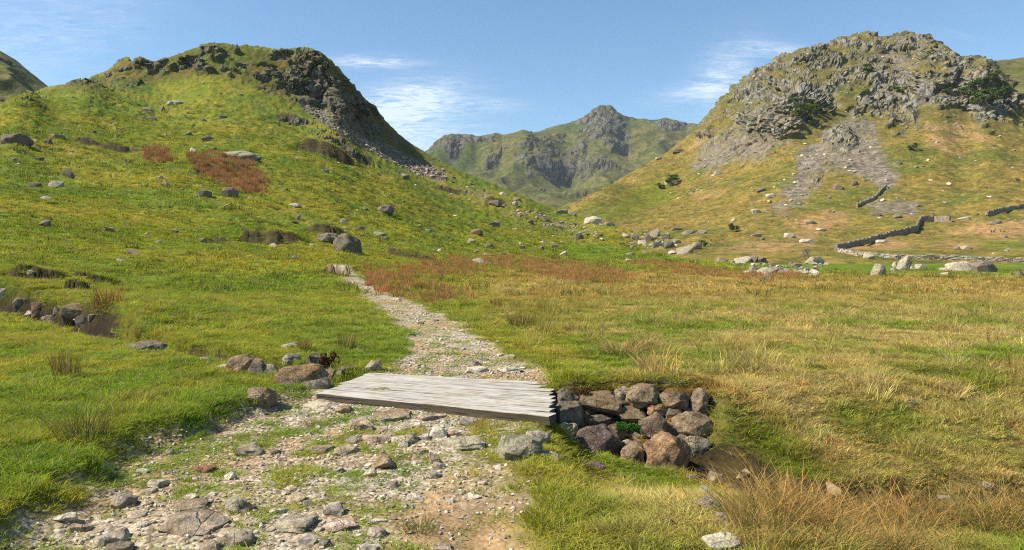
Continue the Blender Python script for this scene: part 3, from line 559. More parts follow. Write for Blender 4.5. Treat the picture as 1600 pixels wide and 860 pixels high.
def grass_points(n, d0, d1, keep_path, p0=-60, p1=1660):
    x, y = wedge(n, d0, d1, p0, p1); zb = TG.z(800+F*x/y, y); pm = path_mask(x, y); z = zb+feats(x, y, zb, pm)
    gp = sst(.0, .4, fbm(x/.38, y/.38, 0, 3, 71)+.25*fbm(x/1.3, y/1.3, 0, 2, 72)+.2*sst(5.2, 6.2, y)*sst(8.6, 8., y)) if d0 < 60 else 0
    pr = np.where(pm > .35, keep_path*gp*(1.2-pm*.6), 1-.75*sst(.05, .5, pm))
    st = pline(STREAM, x, y); pr = pr*np.where((y < 40), sst(.14, .42, (st+.06*gn(x*3, y*3, 0, 12))*np.where(x < -9.6, .42, np.where(x > 1.7, np.where(x < 3.1, .5, .8), 1.))), 1)
    if d0 < 16: pr = pr*(.3+.7*sst(-.25, .2, 1.4*fbm(x/.24, y/.24, 0, 2, 28)))
    pr = pr*np.where((x < -9.6) & (y < 40), sst(.15, .35, abs(y-np.interp(x, [-24, -14.2, -10.4, -7.4], [26, 20.6, 17.8, 14.4])-.6)-.12), 1)
    pr = pr*(sdf(BQ, x, y) > -.03)
    yl = np.interp(x, [.3, .6, 2.1, 2.5, 3.2, 5, 8], [8.2, 8.48, 8.36, 7.9, 7.35, 7.45, 7.3]); pr = pr*np.where((x > .35) & (x < 2.1) & (y > yl-.22) & (y < yl+.22), .05, 1)
    hm_, _ = hag_mask(x, y); pr = pr*(1-.9*hm_)
    k = rs.uniform(0, 1, n) < pr; x, y, z, pm = x[k], y[k], z[k], pm[k]; px, py = gscr(x, y, z)
    return x, y, z, px, py, pm, veg(x, y, px, py)
def rots(n, tilt=.12): return np.c_[rs.normal(0, tilt, n), rs.normal(0, tilt, n), rs.uniform(0, 6.283, n)]
def hmap(x, y, px, pm):                     # how tall the turf stands
    t = .38+1.15*sst(-.1, .55, 1.5*fbm(x/.55, y/.55, 0, 2, 21)+.5*fbm(x/2.2, y/2.2, 0, 2, 26)); t = t+.35*sst(330, 120, px)*sst(12, 6, y)*(1-pm); t = t+.2*sst(900, 1100, px)*sst(20, 8, y)
    t = t*(1-.45*sst(.2, .5, x)*sst(2.7, 2.3, x)*sst(5.9, 6.5, y)*sst(8.0, 7.6, y))
    return np.clip(t*(1-.55*pm), .3, 2.)
X_, Y_, Z_, C_, S_, R_ = [], [], [], [], [], []
def add_grass(pts, s, hs):
    x, y, z, px, py, pm, c = pts; n = len(x); h = hmap(x, y, px, pm)*hs; sc_ = s*rs.uniform(.75, 1.3, n)
    X_.append(x); Y_.append(y); Z_.append(z); C_.append(c*rs.uniform(.62, 1.38, n)[:, None]*rs.normal(1, .08, (n, 3))); S_.append(np.c_[sc_, sc_, sc_*h]); R_.append(rots(n))
add_grass(grass_points(46000, 3.2, 8, .75), .85, .85)
add_grass(grass_points(46000, 8, 15, .7), 1.1, .85)
add_grass(grass_points(36000, 15, 30, .25), 1.9, .75)
def flush(name, meshes, label, cat, seed):
    global X_, Y_, Z_, C_, S_, R_
    o = scatter(name, np.c_[np.concatenate(X_), np.concatenate(Y_), np.concatenate(Z_)], np.concatenate(R_), np.concatenate(S_), np.clip(np.concatenate(C_)*2.0, 0, 1), meshes, label, cat, seed); X_, Y_, Z_, C_, S_, R_ = [], [], [], [], [], []; return o
flush('short_grass', TUFT, 'short green and straw coloured turf covering the near ground', 'grass', 1)
x, y, z, px, py, pm, c = grass_points(8000, 3.6, 16, .0)
k = (rs.uniform(0, 1, len(x)) < np.clip(.04+1.*sst(.1, .5, 1.5*fbm(x/.8, y/.8, 0, 2, 22))+.22*sst(300, 100, px)+.25*sst(1000, 1200, px), 0, 1)) & (pm < .15)
add_grass([q[k] for q in (x, y, z, px, py, pm, c)], .95, .75)
x, y, z, px, py, pm, c = grass_points(12000, 16, 34, .0); k = (fbm(x/1.6, y/1.6, 0, 2, 23) > .1) & (pm < .1)
add_grass([q[k] for q in (x, y, z, px, py, pm, c)], 1.5, .75)
x, y, z, px, py, pm, c = grass_points(7000, 9, 46, .0, 760, 1660); k = (1.5*fbm(x/2.2, y/2.2, 0, 3, 30) > .12) & (pm < .1); n = int(k.sum())
add_grass([q[k] for q in (x, y, z, px, py, pm)]+[L(c[k]*.75, STRAW*1.05, rs.uniform(-.4, 1, n))], 1.45, 1.05)
flush('tussock_grass', TUSSOCK, 'taller tufted grass leaning in clumps on the banks', 'grass', 2)
x, y, z, px, py, pm, c = grass_points(44000, 30, 75, 0.); k = fbm(x/1.3, y/1.3, 0, 2, 25) > -.22
add_grass([q[k] for q in (x, y, z, px, py, pm, c)], 1.2, 1.)
x, y, z, px, py, pm, c = grass_points(34000, 75, 180, 0., -60, 1200); k = (fbm(x/4, y/4, 0, 2, 24) > -.15)
add_grass([q[k] for q in (x, y, z, px, py, pm, c)], 2.3, .8)
for n_, d0_, d1_, p1_, s_ in ((9000, 28, 80, 1660, 1.5), (9000, 80, 210, 1100, 2.9)):      # standing tussocks, darker than the turf
    x, y, z, px, py, pm, c = grass_points(n_, d0_, d1_, 0., -60, p1_); k = (fbm(x/5, y/5, 0, 3, 27) > .05) & (pm < .1) & (py > np.interp(px, *zip(*GCREST))+18)
    add_grass([q[k] for q in (x, y, z, px, py, pm, c*np.array([[.62, .66, .6]]))], s_, 1.7)
x, y, z, sx_, sy_, rk_, sc_ = FELL; k = (rs.uniform(0, 1, len(x)) < .10*(y/300)**2) & (rk_ < .1) & (sc_ < .2) & (sy_ < 402) & (sy_ > 90) & (sx_ > 900) & (sx_ < 1650) & (fbm(x/12, y/12, 0, 2, 29) > -.1); x, y, z = x[k], y[k], z[k]
n = len(x); X_.append(x); Y_.append(y); Z_.append(z-.05); C_.append(L(np.tile(V(.085, .085, .02), (n, 1)), V(.20, .125, .04), rs.uniform(0, 1, n)**2)*rs.uniform(.6, 1.2, n)[:, None]); S_.append(np.c_[rs.uniform(2, 4.5, n), rs.uniform(2, 4.5, n), rs.uniform(2, 4.5, n)]); R_.append(rots(n))
flush('hill_grass', CLUMP, 'tufted grass covering the farther meadow and slope', 'grass', 3)
# ------------------------------------------------------------------ rock shapes
def rock_mat():
    m, b = new_mat('stone'); oi = b.n('ShaderNodeObjectInfo'); g = b.n('ShaderNodeNewGeometry'); pos = b.vm('ADD', g.outputs['Position'], b.scl(oi.outputs['Random'], (7, 3, 5)))
    a = b.noise(pos, 8., 7., .74); c = b.noise(pos, 2.2, 3., .6, .6); li = b.noise(pos, 15., 3., .6)
    col = b.mix(1., oi.outputs['Color'], b.ramp(a, [(.3, (.28, .28, .28)), (.47, (.88, .88, .88)), (.66, (1.6, 1.55, 1.46))]), 'MULTIPLY')
    col = b.mix(b.rng(c, .5, .68, 0., .6), col, b.mix(1., col, (.95, .72, .5, 1), 'MULTIPLY'))
    col = b.mix(b.rng(li, .6, .68, 0., .55), col, (.36, .35, .29, 1))
    sp = b.n('ShaderNodeSeparateXYZ'); b.t.links.new(g.outputs['Normal'], sp.inputs[0])
    mossn = b.m('MULTIPLY', b.rng(b.m('ADD', sp.outputs[2], b.m('MULTIPLY', c, .8)), .95, 1.25), b.m('SUBTRACT', 1., oi.outputs['Alpha']))
    col = b.mix(b.m('MINIMUM', b.m('MULTIPLY', mossn, 1.6), .9), col, b.mix(b.rng(li, .4, .6), (.13, .055, .012, 1), (.15, .115, .02, 1)))
    fi = b.noise(pos, 46., 3., .65); ck = b.vor(b.vm('ADD', pos, b.scl(b.n('ShaderNodeTexNoise').outputs['Color'], (.02, .02, .02))), 3.4, 'DISTANCE_TO_EDGE'); ckm = b.m('MULTIPLY', b.rng(ck, .018, .0), b.rng(c, .42, .58))
    col = b.mix(1., col, b.ramp(fi, [(.32, (.62, .62, .62)), (.5, (1., 1., 1.)), (.68, (1.38, 1.36, 1.32))]), 'MULTIPLY'); col = b.mix(b.m('MULTIPLY', ckm, .5), col, (.035, .03, .025, 1))
    h = b.m('SUBTRACT', b.m('ADD', b.m('MULTIPLY', a, .13), b.m('ADD', b.m('MULTIPLY', li, .03), b.m('MULTIPLY', fi, .012))), b.m('MULTIPLY', ckm, .03)); finish(b, princ(b, col, .9, b.bump(h, .8, 1.), .2)); return m
M_ROCK = rock_mat()
def rock_mesh(name, seed, sub, npts, rough, box=.75, mat=None):
    """an angular stone: hull of a few points, edges worn off, then roughened"""
    r = np.random.RandomState(seed); p = r.normal(0, 1, (npts, 3)); p /= np.linalg.norm(p, axis=1, keepdims=True); p = np.sign(p)*abs(p)**box
    bm = bmesh.new(); [bm.verts.new(c) for c in p]; g = bmesh.ops.convex_hull(bm, input=bm.verts[:])
    bmesh.ops.delete(bm, geom=[v for v in bm.verts if not v.link_faces], context='VERTS')
    if sub > 1: bmesh.ops.dissolve_limit(bm, angle_limit=math.radians(14), verts=bm.verts[:], edges=bm.edges[:])
    if sub > 1: bmesh.ops.bevel(bm, geom=bm.edges[:], offset=.055 if sub > 2 else .07, segments=2 if sub > 2 else 1, profile=.6, affect='EDGES', clamp_overlap=True)
    bmesh.ops.triangulate(bm, faces=bm.faces[:])
    if sub > 2:
        for k in range(2): bmesh.ops.subdivide_edges(bm, edges=[e_ for e_ in bm.edges if e_.calc_length() > (.24 if k else .4)], cuts=1, use_grid_fill=True); bmesh.ops.triangulate(bm, faces=bm.faces[:])
    p = np.array([v.co for v in bm.verts]); nn = p/np.maximum(np.linalg.norm(p, axis=1, keepdims=True), 1e-6); q = p*1.5+seed
    if sub > 1: p = p+nn*(rough*fbm(q[:, 0], q[:, 1], q[:, 2], 4, seed % 97))[:, None]
    p -= (p.max(0)+p.min(0))/2; p /= (p.max(0)-p.min(0))
    for v, c in zip(bm.verts, p): v.co = c
    bmesh.ops.recalc_face_normals(bm, faces=bm.faces[:])
    me = bpy.data.meshes.new(name); bm.to_mesh(me); bm.free(); me.materials.append(mat or M_ROCK)
    if sub > 2: me.polygons.foreach_set('use_smooth', np.ones(len(me.polygons), bool))
    me.update(); return me
HI = [rock_mesh('boulder', 500+i, 3, 15+i % 4*3, .17) for i in range(10)]      # angular
RO = [rock_mesh('boulder', 540+i, 3, 40, .22, .9) for i in range(4)]           # rounder
MID = [rock_mesh('boulder', 560+i, 2, 13+i % 3*2, .10) for i in range(8)]
LOW = [rock_mesh('boulder', 600+i, 1, 14, .08) for i in range(8)]
TONE = dict(g=(.26, .222, .165), w=(.41, .362, .275), p=(.34, .262, .185), d=(.165, .138, .102), r=(.26, .14, .085), o=(.35, .215, .11), v=(.18, .128, .11), l=(.32, .292, .2), b=(.255, .19, .122))
def rock(name, px, pb, wpx, hpx, tone, label, cat, group=None, sheets=None, mesh=None, sink=.22, deep=.8, yaw=None, parent=None, depth=None, tilt=0., moss=0., lift=1.):
    """one stone: pb = photo row of its foot, w and h as seen"""
    if depth is None:
        h_ = hit(px, pb, sheets)
        if h_ is None: return None
        x, y, z = h_
    else: y = depth; x = (px-800)/F*y; z = EYE-(pb-HZ)*y/F
    W, Hh = wpx*y/F, hpx*y/F*(1+sink); dp = max(W*deep, Hh*.7)
    pool = mesh or (HI if wpx > 22 and y < 30 else (MID if wpx > 9 else LOW))
    o = bpy.data.objects.new(name, random.choice(pool)); COL.objects.link(o)
    o.scale = (W*1.06, dp, Hh*1.05); o.location = (x, y+dp*.28, z+Hh/2-Hh*sink); o.rotation_euler = (tilt, random.uniform(-.08, .08), random.uniform(-.35, .35)+random.choice((0, math.pi)) if yaw is None else yaw)
    j = lift*random.uniform(.85, 1.15); t = TONE[tone]; o.color = (t[0]*j, t[1]*j*random.uniform(.96, 1.03), t[2]*j*random.uniform(.93, 1.05), 1-moss)
    if parent is not None: o.parent = parent; o.location = Vector(o.location)-parent.location; return o
    return tagged(o, label, cat, group)

# ------------------------------------------------------------------ sleeper bridge
def wood_mat(name, side=False):
    m, b = new_mat(name); tc = b.n('ShaderNodeTexCoord').outputs['Object']; rnd = b.n('ShaderNodeObjectInfo').outputs['Random']; off = b.vm('ADD', tc, b.scl(rnd, (9, 5, 3)))
    gr = b.noise(b.scl(off, (1.1, 22, 22)), 1., 6., .7, .4); cr = b.noise(b.scl(off, (.9, 34, 20)), 1.6, 3., .55, .8); bl_ = b.noise(off, 3.2, 4., .6)
    c = b.ramp(gr, [(.25, (.16, .14, .112)), (.43, (.36, .33, .28)), (.6, (.47, .44, .38)), (.8, (.56, .53, .475))])
    c = b.mix(b.rng(cr, .60, .68, 0., .85), c, (.085, .072, .06, 1)); c = b.mix(b.rng(bl_, .45, .68, 0., .75), c, b.mix(1., c, (.8, .72, .58, 1), 'MULTIPLY'))
    g = b.n('ShaderNodeNewGeometry'); sp = b.n('ShaderNodeSeparateXYZ'); b.t.links.new(g.outputs['Normal'], sp.inputs[0])
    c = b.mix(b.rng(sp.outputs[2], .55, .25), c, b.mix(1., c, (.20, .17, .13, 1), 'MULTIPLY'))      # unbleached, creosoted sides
    h = b.m('SUBTRACT', b.m('MULTIPLY', gr, .012), b.m('MULTIPLY', b.rng(cr, .58, .7), .012)); finish(b, princ(b, c, .85, b.bump(h, .9, 1.), .25)); return m
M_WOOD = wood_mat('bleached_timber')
def plank_mesh(seed, L_, W_, T_):
    r = np.random.RandomState(seed); n, prof = 30, [(-.5, -1.), (-.5, -.07), (-.485, -.012), (-.25, 0.), (0., .005), (.25, 0.), (.485, -.012), (.5, -.07), (.5, -1.)]; vs, fs = [], []; m_ = len(prof)
    for i in range(n+1):
        t = i/n-.5
        for k, (a, c) in enumerate(prof):
            e = 1+.035*gn(np.array(t*9+k*3.3), np.array(seed*1.7), np.array(0.), seed)*(abs(a) > .4)
            zz = c*T_+(.006*gn(np.array(t*6), np.array(a*4.), np.array(seed*2.), seed+3) if c > -.5 else 0)-(.006*max(0, gn(np.array(t*14), np.array(a*3.), np.array(seed*1.), seed+4)) if abs(a) > .4 and c > -.5 else 0)
            vs.append((t*L_+(r.normal(0, .008) if i in (0, n) else 0), float(a*W_*e), float(zz)))
    for i in range(n):
        for k in range(m_): a, c = i*m_+k, i*m_+(k+1) % m_; fs.append((a, a+m_, c+m_, c))
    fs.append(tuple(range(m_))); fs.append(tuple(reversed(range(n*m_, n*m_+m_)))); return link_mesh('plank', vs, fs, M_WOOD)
br = bpy.data.objects.new('footbridge', None); COL.objects.link(br); br.location = (-.8, 8.7, -.14)
tagged(br, 'low bleached timber footbridge of thick sleepers across the stony path', 'footbridge')
NP = 9
for i in range(NP):
    t = (i+.5)/NP; a = BRIDGE['NL'].lerp(BRIDGE['FL'], t); b_ = BRIDGE['NR'].lerp(BRIDGE['FR'], t); v = b_-a; perp = (BRIDGE['FL']-BRIDGE['NL']).length/NP
    nrm = Vector((-v.y, v.x, 0)).normalized(); wd = ((BRIDGE['FL']-BRIDGE['NL']).dot(nrm)*.5+(BRIDGE['FR']-BRIDGE['NR']).dot(nrm)*.5)/NP
    o = bpy.data.objects.new('plank', plank_mesh(700+i, v.length+random.uniform(-.03, .05), wd*.997, .09)); COL.objects.link(o); o.parent = br
    mid = (a+b_)/2; o.location = (mid.x-br.location.x+random.uniform(-.02, .02), mid.y-br.location.y, .142+random.uniform(-.003, .003)); o.rotation_euler = (random.uniform(-.008, .008), random.uniform(-.003, .003), math.atan2(v.y, v.x))
for t in (.16, .84):                        # bearers under the two ends
    a = BRIDGE['NL'].lerp(BRIDGE['NR'], t); b_ = BRIDGE['FL'].lerp(BRIDGE['FR'], t); v = b_-a
    o = bpy.data.objects.new('bearer', plank_mesh(720+int(t*9), v.length*.96, .2, .16)); COL.objects.link(o); o.parent = br; mid = (a+b_)/2; o.location = (mid.x-br.location.x, mid.y-br.location.y, .03); o.rotation_euler = (0, 0, math.atan2(v.y, v.x))

# ------------------------------------------------------------------ retaining wall beside the bridge
rw = bpy.data.objects.new('retaining_wall', None); COL.objects.link(rw); rw.location = (1.35, 8.15, -.75); tagged(rw, 'rough dry stone retaining wall holding the turf bank right of the bridge', 'stone wall')
q8 = lambda a, b, w_, h_: (850+.21875*a, 570+.21875*(b+h_/2), .21875*w_, .21875*h_)
for a, b, w_, h_, tn, ms, dd in [(175, 245, 125, 120, 'd', .5, 8.5), (415, 300, 245, 140, 'b', .2, 8.42), (570, 240, 105, 120, 'g', 0, 8.55), (727, 255, 225, 160, 'b', .1, 8.42), (935, 270, 185, 140, 'b', .8, 8.4), (1060, 260, 110, 110, 'd', .4, 8.6), (1118, 300, 105, 190, 'b', .3, 8.36),
        (155, 395, 215, 170, 'd', .1, 8.2), (285, 425, 155, 95, 'b', .2, 8.3), (415, 405, 160, 66, 'd', 0, 8.36), (635, 372, 195, 85, 'b', .3, 8.3), (815, 338, 120, 85, 'o', .6, 8.36), (925, 370, 120, 75, 'g', 0, 8.32), (1045, 350, 130, 85, 'd', .5, 8.42),
        (1070, 462, 235, 158, 'b', .1, 8.1), (785, 455, 170, 150, 'b', .1, 8.14), (520, 500, 130, 100, 'b', .3, 8.2), (700, 537, 150, 60, 'd', .1, 8.2), (920, 432, 105, 66, 'o', .7, 8.22), (1110, 592, 160, 120, 'g', .2, 7.95), (250, 480, 90, 70, 'd', 0, 8.22), (600, 455, 120, 60, 'd', 0, 8.35), (890, 500, 110, 80, 'd', 0, 8.15), (1010, 410, 80, 70, 'r', .4, 8.35), (470, 450, 110, 70, 'd', 0, 8.4), (330, 345, 90, 60, 'd', .2, 8.5), (660, 330, 80, 50, 'd', .3, 8.5), (860, 400, 90, 70, 'd', .2, 8.4), (430, 500, 120, 80, 'd', 0, 8.3), (650, 600, 160, 70, 'd', 0, 8.1), (800, 585, 140, 80, 'd', 0, 8.1), (1000, 560, 130, 90, 'd', 0, 8.1)]:
    P_ = q8(a, b, w_, h_); rock('stone', P_[0], P_[1], P_[2]*1.2, P_[3]*1.16, tn, None, None, mesh=HI+RO, sink=.02, deep=.75, parent=rw, depth=dd-.12, moss=ms)
for i in range(46):                         # small packing stones between and behind the big ones
    a, b = random.uniform(130, 1150), random.uniform(230, 600); w_ = random.uniform(70, 130); P_ = q8(a, b, w_, w_*random.uniform(.5, .8)); rock('stone', *P_, random.choice('dbbg'), None, None, mesh=MID, sink=.02, deep=.7, parent=rw, depth=8.55-.5*(b-230)/370+.06, moss=random.choice((0, 0, .4)))
for a, b, w_, h_, tn, dd, lab in [(145, 525, 205, 190, 'l', 7.85, 'pale grey angular boulder at the left foot of the retaining wall'), (392, 568, 325, 262, 'v', 7.72, 'large rounded purplish boulder in front of the retaining wall'),
        (615, 600, 150, 110, 'l', 7.85, 'pale flat topped block wedged behind the small square boulder'), (640, 655, 175, 180, 'b', 7.6, 'squarish brown boulder between the purple and the orange boulders'), (900, 645, 325, 285, 'o', 7.5, 'largest boulder, orange stained, at the right foot of the retaining wall'),
        (365, 745, 175, 90, 'v', 7.1, 'flat purple stone lying in grass in front of the purplish boulder'), (45, 645, 110, 95, 'w', 7.6, 'small rounded pale boulder left of the pale angular boulder'), (155, 690, 55, 70, 'g', 7.5, 'little grey cobble just left of the big purplish boulder')]:
    P_ = q8(a, b, w_, h_); rock('boulder', P_[0], P_[1], P_[2], P_[3], tn, lab, 'boulder', 'boulders by the retaining wall', mesh=[HI[i] for i in (0, 2, 4, 6)]+RO, sink=.14, deep=.8, depth=dd)
o = rock('boulder', 812, 720, 78, 36, 'l', 'long pale wedge shaped boulder lying off the right front corner of the bridge', 'boulder', 'boulders by the retaining wall', mesh=[HI[3]], tilt=.1)

# ------------------------------------------------------------------ stones, by place: (px, foot row, width, height, tone, label)
BANK = [(377, 580, 48, 30, 'b', 'brown mossy boulder, leftmost in the row left of the bridge'), (404, 584, 42, 27, 'g', 'grey boulder second in the row left of the bridge'), (424, 585, 30, 19, 'g', 'small grey boulder third in the row left of the bridge'), (465, 602, 78, 36, 'b', 'broad brown boulder with flat top left of the bridge'), (490, 574, 28, 24, 'd', 'dark angular boulder by the red heather clump'), (453, 566, 26, 16, 'w', 'pale lichened stone behind the broad brown boulder'), (512, 597, 22, 26, 'b', 'upright brown stone at the left end of the bridge'), (497, 607, 38, 18, 'g', 'low grey stone touching the left end of the bridge'), (540, 586, 30, 16, 'd', 'dark stone under the turf behind the bridge left end'), (583, 580, 26, 20, 'w', 'pale stone under a grass tuft at the far left corner of the bridge'), (402, 628, 52, 25, 'b', 'brown pointed boulder in the grass in front of the row'), (453, 545, 26, 11, 'w', 'pale flat stone in the grass above the boulder row'), (220, 546, 58, 13, 'g', 'long flat grey slab bridging the grassy stream on the left'), (318, 566, 20, 9, 'g', 'small stones in the dark stream gap right of the flat slab'), (346, 578, 22, 10, 'w', 'pale stone in grass left of the boulder row'),
 (32, 479, 26, 17, 'd', 'dark tilted slab in the left stream bed'), (62, 489, 32, 20, 'b', 'brown boulder in the left stream bed beside the tilted slab'), (118, 497, 46, 28, 'b', 'large brown boulder under the rush clump by the left stream'), (75, 501, 24, 10, 'g', 'flat grey stone at the water edge of the left stream'), (105, 502, 22, 11, 'g', 'grey stone at the foot of the large stream boulder'), (128, 510, 28, 20, 'd', 'wet dark boulder at the right end of the left stream bed'), (47, 492, 18, 8, 'w', 'pale flat stone on the near edge of the left stream'), (4, 459, 18, 10, 'w', 'pale stone at the left picture edge in the stream'), (143, 498, 14, 9, 'g', 'small grey stone right of the large stream boulder'), (90, 487, 16, 9, 'g', 'small stone behind the flat stones of the left stream'), (49, 429, 17, 8, 'w', 'pale flat stone on the slope above the left stream')]
PATHS = [(494, 642, 52, 20, 'w', 'pale smooth slab off the left front end of the bridge'), (468, 652, 34, 11, 'w', 'low pale stone left of the smooth slab'), (536, 646, 24, 20, 'b', 'brown stump like stone under the left front edge of the bridge'), (562, 672, 36, 27, 'p', 'pinkish angular stone standing before the bridge'), (610, 656, 58, 16, 'g', 'grey cracked slab tucked under the front edge of the bridge'), (674, 656, 44, 13, 'p', 'flat pink stone against the front edge of the bridge'), (732, 664, 34, 12, 'g', 'grey stone against the front edge of the bridge right of the pink one'), (628, 672, 32, 9, 'w', 'thin white stone in moss before the bridge'), (632, 692, 38, 19, 'l', 'smooth greenish grey stone in the middle of the stone patch'), (661, 687, 21, 13, 'w', 'small pale stone right of the smooth greenish one'), (688, 682, 36, 22, 'w', 'pale egg shaped stone before the bridge'), (595, 674, 21, 8, 'p', 'small pinkish stone behind the broad pink one'), (549, 692, 24, 12, 'd', 'dark bluish stone left of the broad pink one'), (588, 692, 46, 16, 'p', 'broad pink stone bedded in moss'), (595, 733, 42, 25, 'g', 'grey stone with moss hanging over its front face'), (496, 707, 38, 14, 'b', 'flat brownish stone in moss, left of the pair'), (538, 711, 38, 17, 'p', 'flat pinkish stone in moss, right of the pair'), (387, 710, 40, 21, 'g', 'grey flat topped stone at the left of the stone patch'), (431, 710, 15, 12, 'd', 'dark cobble right of the flat topped stone'), (441, 720, 12, 9, 'g', 'small cobble below the dark cobble'), (656, 709, 25, 10, 'g', 'sunken grey stone right of the mossy faced stone'), (680, 724, 20, 26, 'g', 'narrow upright grey stone left of the flat slab'), (686, 732, 19, 15, 'w', 'white stone below the narrow upright one'), (528, 738, 18, 10, 'g', 'bluish cobble below the flat pair'), (576, 744, 26, 12, 'w', 'pale stone below the mossy faced stone'), (722, 701, 64, 22, 'l', 'wide flat grey slab before the right half of the bridge'), (710, 681, 20, 12, 'p', 'small pinkish stone behind the wide flat slab'), (840, 690, 36, 27, 'g', 'rounded grey stone between the bridge corner and the wedge boulder'), (858, 719, 30, 19, 'w', 'small pale boulder right of the wedge boulder'), (630, 699, 16, 12, 'w', 'small white stone in moss above the mossy faced stone'),
 (261, 711, 16, 12, 'g', 'round grey cobble at the left edge of the path'), (317, 738, 30, 17, 'r', 'reddish brown stone in the left part of the path'), (357, 750, 17, 17, 'w', 'white block right of the reddish stone'), (240, 761, 30, 17, 'w', 'pale blue grey stone left of the reddish stone'), (309, 751, 20, 10, 'w', 'pale stone below the reddish stone'), (222, 739, 19, 12, 'w', 'pale flat stone above the blue grey stone'), (262, 741, 14, 9, 'w', 'small pale stone above the reddish stone, to its left'), (185, 793, 42, 28, 'g', 'rounded grey boulder on the left edge of the path'), (229, 789, 21, 15, 'g', 'small wedge stone right of the rounded path boulder'), (227, 771, 26, 8, 'g', 'thin flat stone above the small wedge stone'), (295, 781, 20, 11, 'w', 'white cobble above the long brownish stone'), (292, 797, 50, 14, 'b', 'long brownish stone above the dark split boulder'), (293, 830, 92, 27, 'g', 'dark split boulder in the lower left of the path'), (372, 800, 48, 36, 'g', 'cracked grey boulder in the left half of the path'), (370, 853, 52, 32, 'g', 'big grey rounded stone near the lower picture edge'), (327, 862, 32, 18, 'g', 'grey stone at the lower edge left of the big rounded one'), (170, 850, 48, 27, 'g', 'grey flat topped boulder in the lower left corner of the path'), (178, 868, 44, 22, 'd', 'dark stone below the flat topped boulder at the lower edge'), (217, 824, 25, 9, 'w', 'pale flat stone left of the dark split boulder'), (97, 814, 32, 13, 'w', 'long pale stone in grass at the far left of the path'), (120, 832, 32, 18, 'w', 'pale broken slab at the far left of the path'), (215, 808, 27, 10, 'p', 'buff flat stone below the rounded path boulder'), (325, 842, 15, 9, 'w', 'small white cobble below the dark split boulder'), (390, 822, 32, 9, 'w', 'thin pale slab below the cracked boulder'),
 (461, 785, 30, 17, 'w', 'pale cracked stone right of the cracked grey boulder'), (432, 803, 23, 12, 'w', 'pale flat stone above the long greenish slab'), (452, 828, 66, 19, 'l', 'long greenish flat slab in the middle of the path'), (482, 809, 19, 12, 'w', 'pale cobble right of the long greenish slab'), (522, 804, 32, 24, 'g', 'upright rounded grey stone in the middle of the path'), (532, 827, 50, 15, 'p', 'buff flat stone below the upright rounded one'), (590, 817, 29, 9, 'w', 'thin pale stone right of the buff flat stone'), (585, 839, 32, 17, 'g', 'grey tilted slab below the thin pale stone'), (575, 864, 28, 20, 'w', 'white angular stone at the lower picture edge'), (636, 793, 19, 11, 'w', 'white cobble beside the green tuft on the path'), (648, 781, 26, 10, 'w', 'pale flat stone above the white cobble'), (741, 779, 20, 11, 'w', 'pale cobble on the fine gravel to the right'), (705, 785, 16, 9, 'w', 'small pale stone left of the cobble on the fine gravel'), (477, 851, 28, 14, 'g', 'grey stone below the long greenish slab'), (507, 855, 22, 14, 'd', 'dark stone near the lower edge of the path'), (612, 762, 22, 12, 'g', 'sunken grey stone in mid path'), (676, 747, 28, 11, 'g', 'flat grey stone above the fine gravel'), (690, 864, 38, 12, 'p', 'buff slab at the lower edge beside the bare earth'), (455, 768, 16, 9, 'p', 'small buff stone behind the pale cracked stone'),
 (745, 583, 36, 14, 'w', 'pale broad stone in gravel just beyond the bridge'), (745, 571, 16, 12, 'd', 'rounded dark cobble in gravel beyond the bridge'), (797, 582, 42, 14, 'w', 'large pale stone beyond the right half of the bridge'), (798, 560, 15, 9, 'g', 'grey stone at the right edge of the far path'), (782, 556, 13, 6, 'w', 'white flat stone at the right edge of the far path'), (657, 507, 11, 6, 'd', 'dark cobble on the path above the bridge'), (642, 524, 12, 6, 'd', 'dark stone at the left edge of the far path'), (619, 470, 13, 7, 'w', 'pale stone on the far path verge'), (680, 502, 11, 4, 'd', 'small dark flat stone in the middle of the far path'), (848, 602, 24, 10, 'b', 'brown stone at the far right corner of the bridge')]
RSTREAM = [(1100, 740, 34, 11, 'd', 'dark flat stone in the stream right of the orange boulder'), (1122, 757, 27, 20, 'b', 'brown stone in the stream below the wall'), (1088, 752, 34, 13, 'd', 'wet dark slab at the foot of the orange boulder'), (1102, 778, 28, 20, 'l', 'mossy pale stone on the near stream bank'), (1115, 800, 56, 22, 'p', 'long buff stone on the near stream bank'), (1132, 815, 24, 16, 'p', 'buff stone end on below the long buff stone'), (1132, 862, 54, 26, 'w', 'white pitted stone at the lower edge beside the rushes'), (1184, 784, 34, 18, 'w', 'pale stone in the stream behind the rushes'), (1150, 768, 26, 14, 'd', 'dark wet stone in midstream'), (1246, 806, 26, 12, 'd', 'dark stone at the stream edge under the overhanging turf'), (1455, 808, 30, 13, 'g', 'grey stone in the stream near the right picture edge'), (1428, 634, 20, 8, 'g', 'grey stone half sunk in the right pasture')]
for nm, lst, grp, cat in (('boulder', BANK, 'stones along the left stream', 'boulder'), ('path_stone', PATHS, 'stones set in the path', 'stone'), ('stream_stone', RSTREAM, 'stones of the right stream', 'stone')):
    for px, pb, w_, h_, tn, lab in lst: rock(nm, px, pb, w_, h_*(.72 if nm == 'path_stone' else 1), tn, lab, cat, grp, sheets=('ground',), sink=.42, moss=.25 if nm == 'boulder' else random.choice((0, 0, .15)), lift=1.4 if nm == 'path_stone' else 1., deep=1.0 if nm == 'path_stone' else .8)
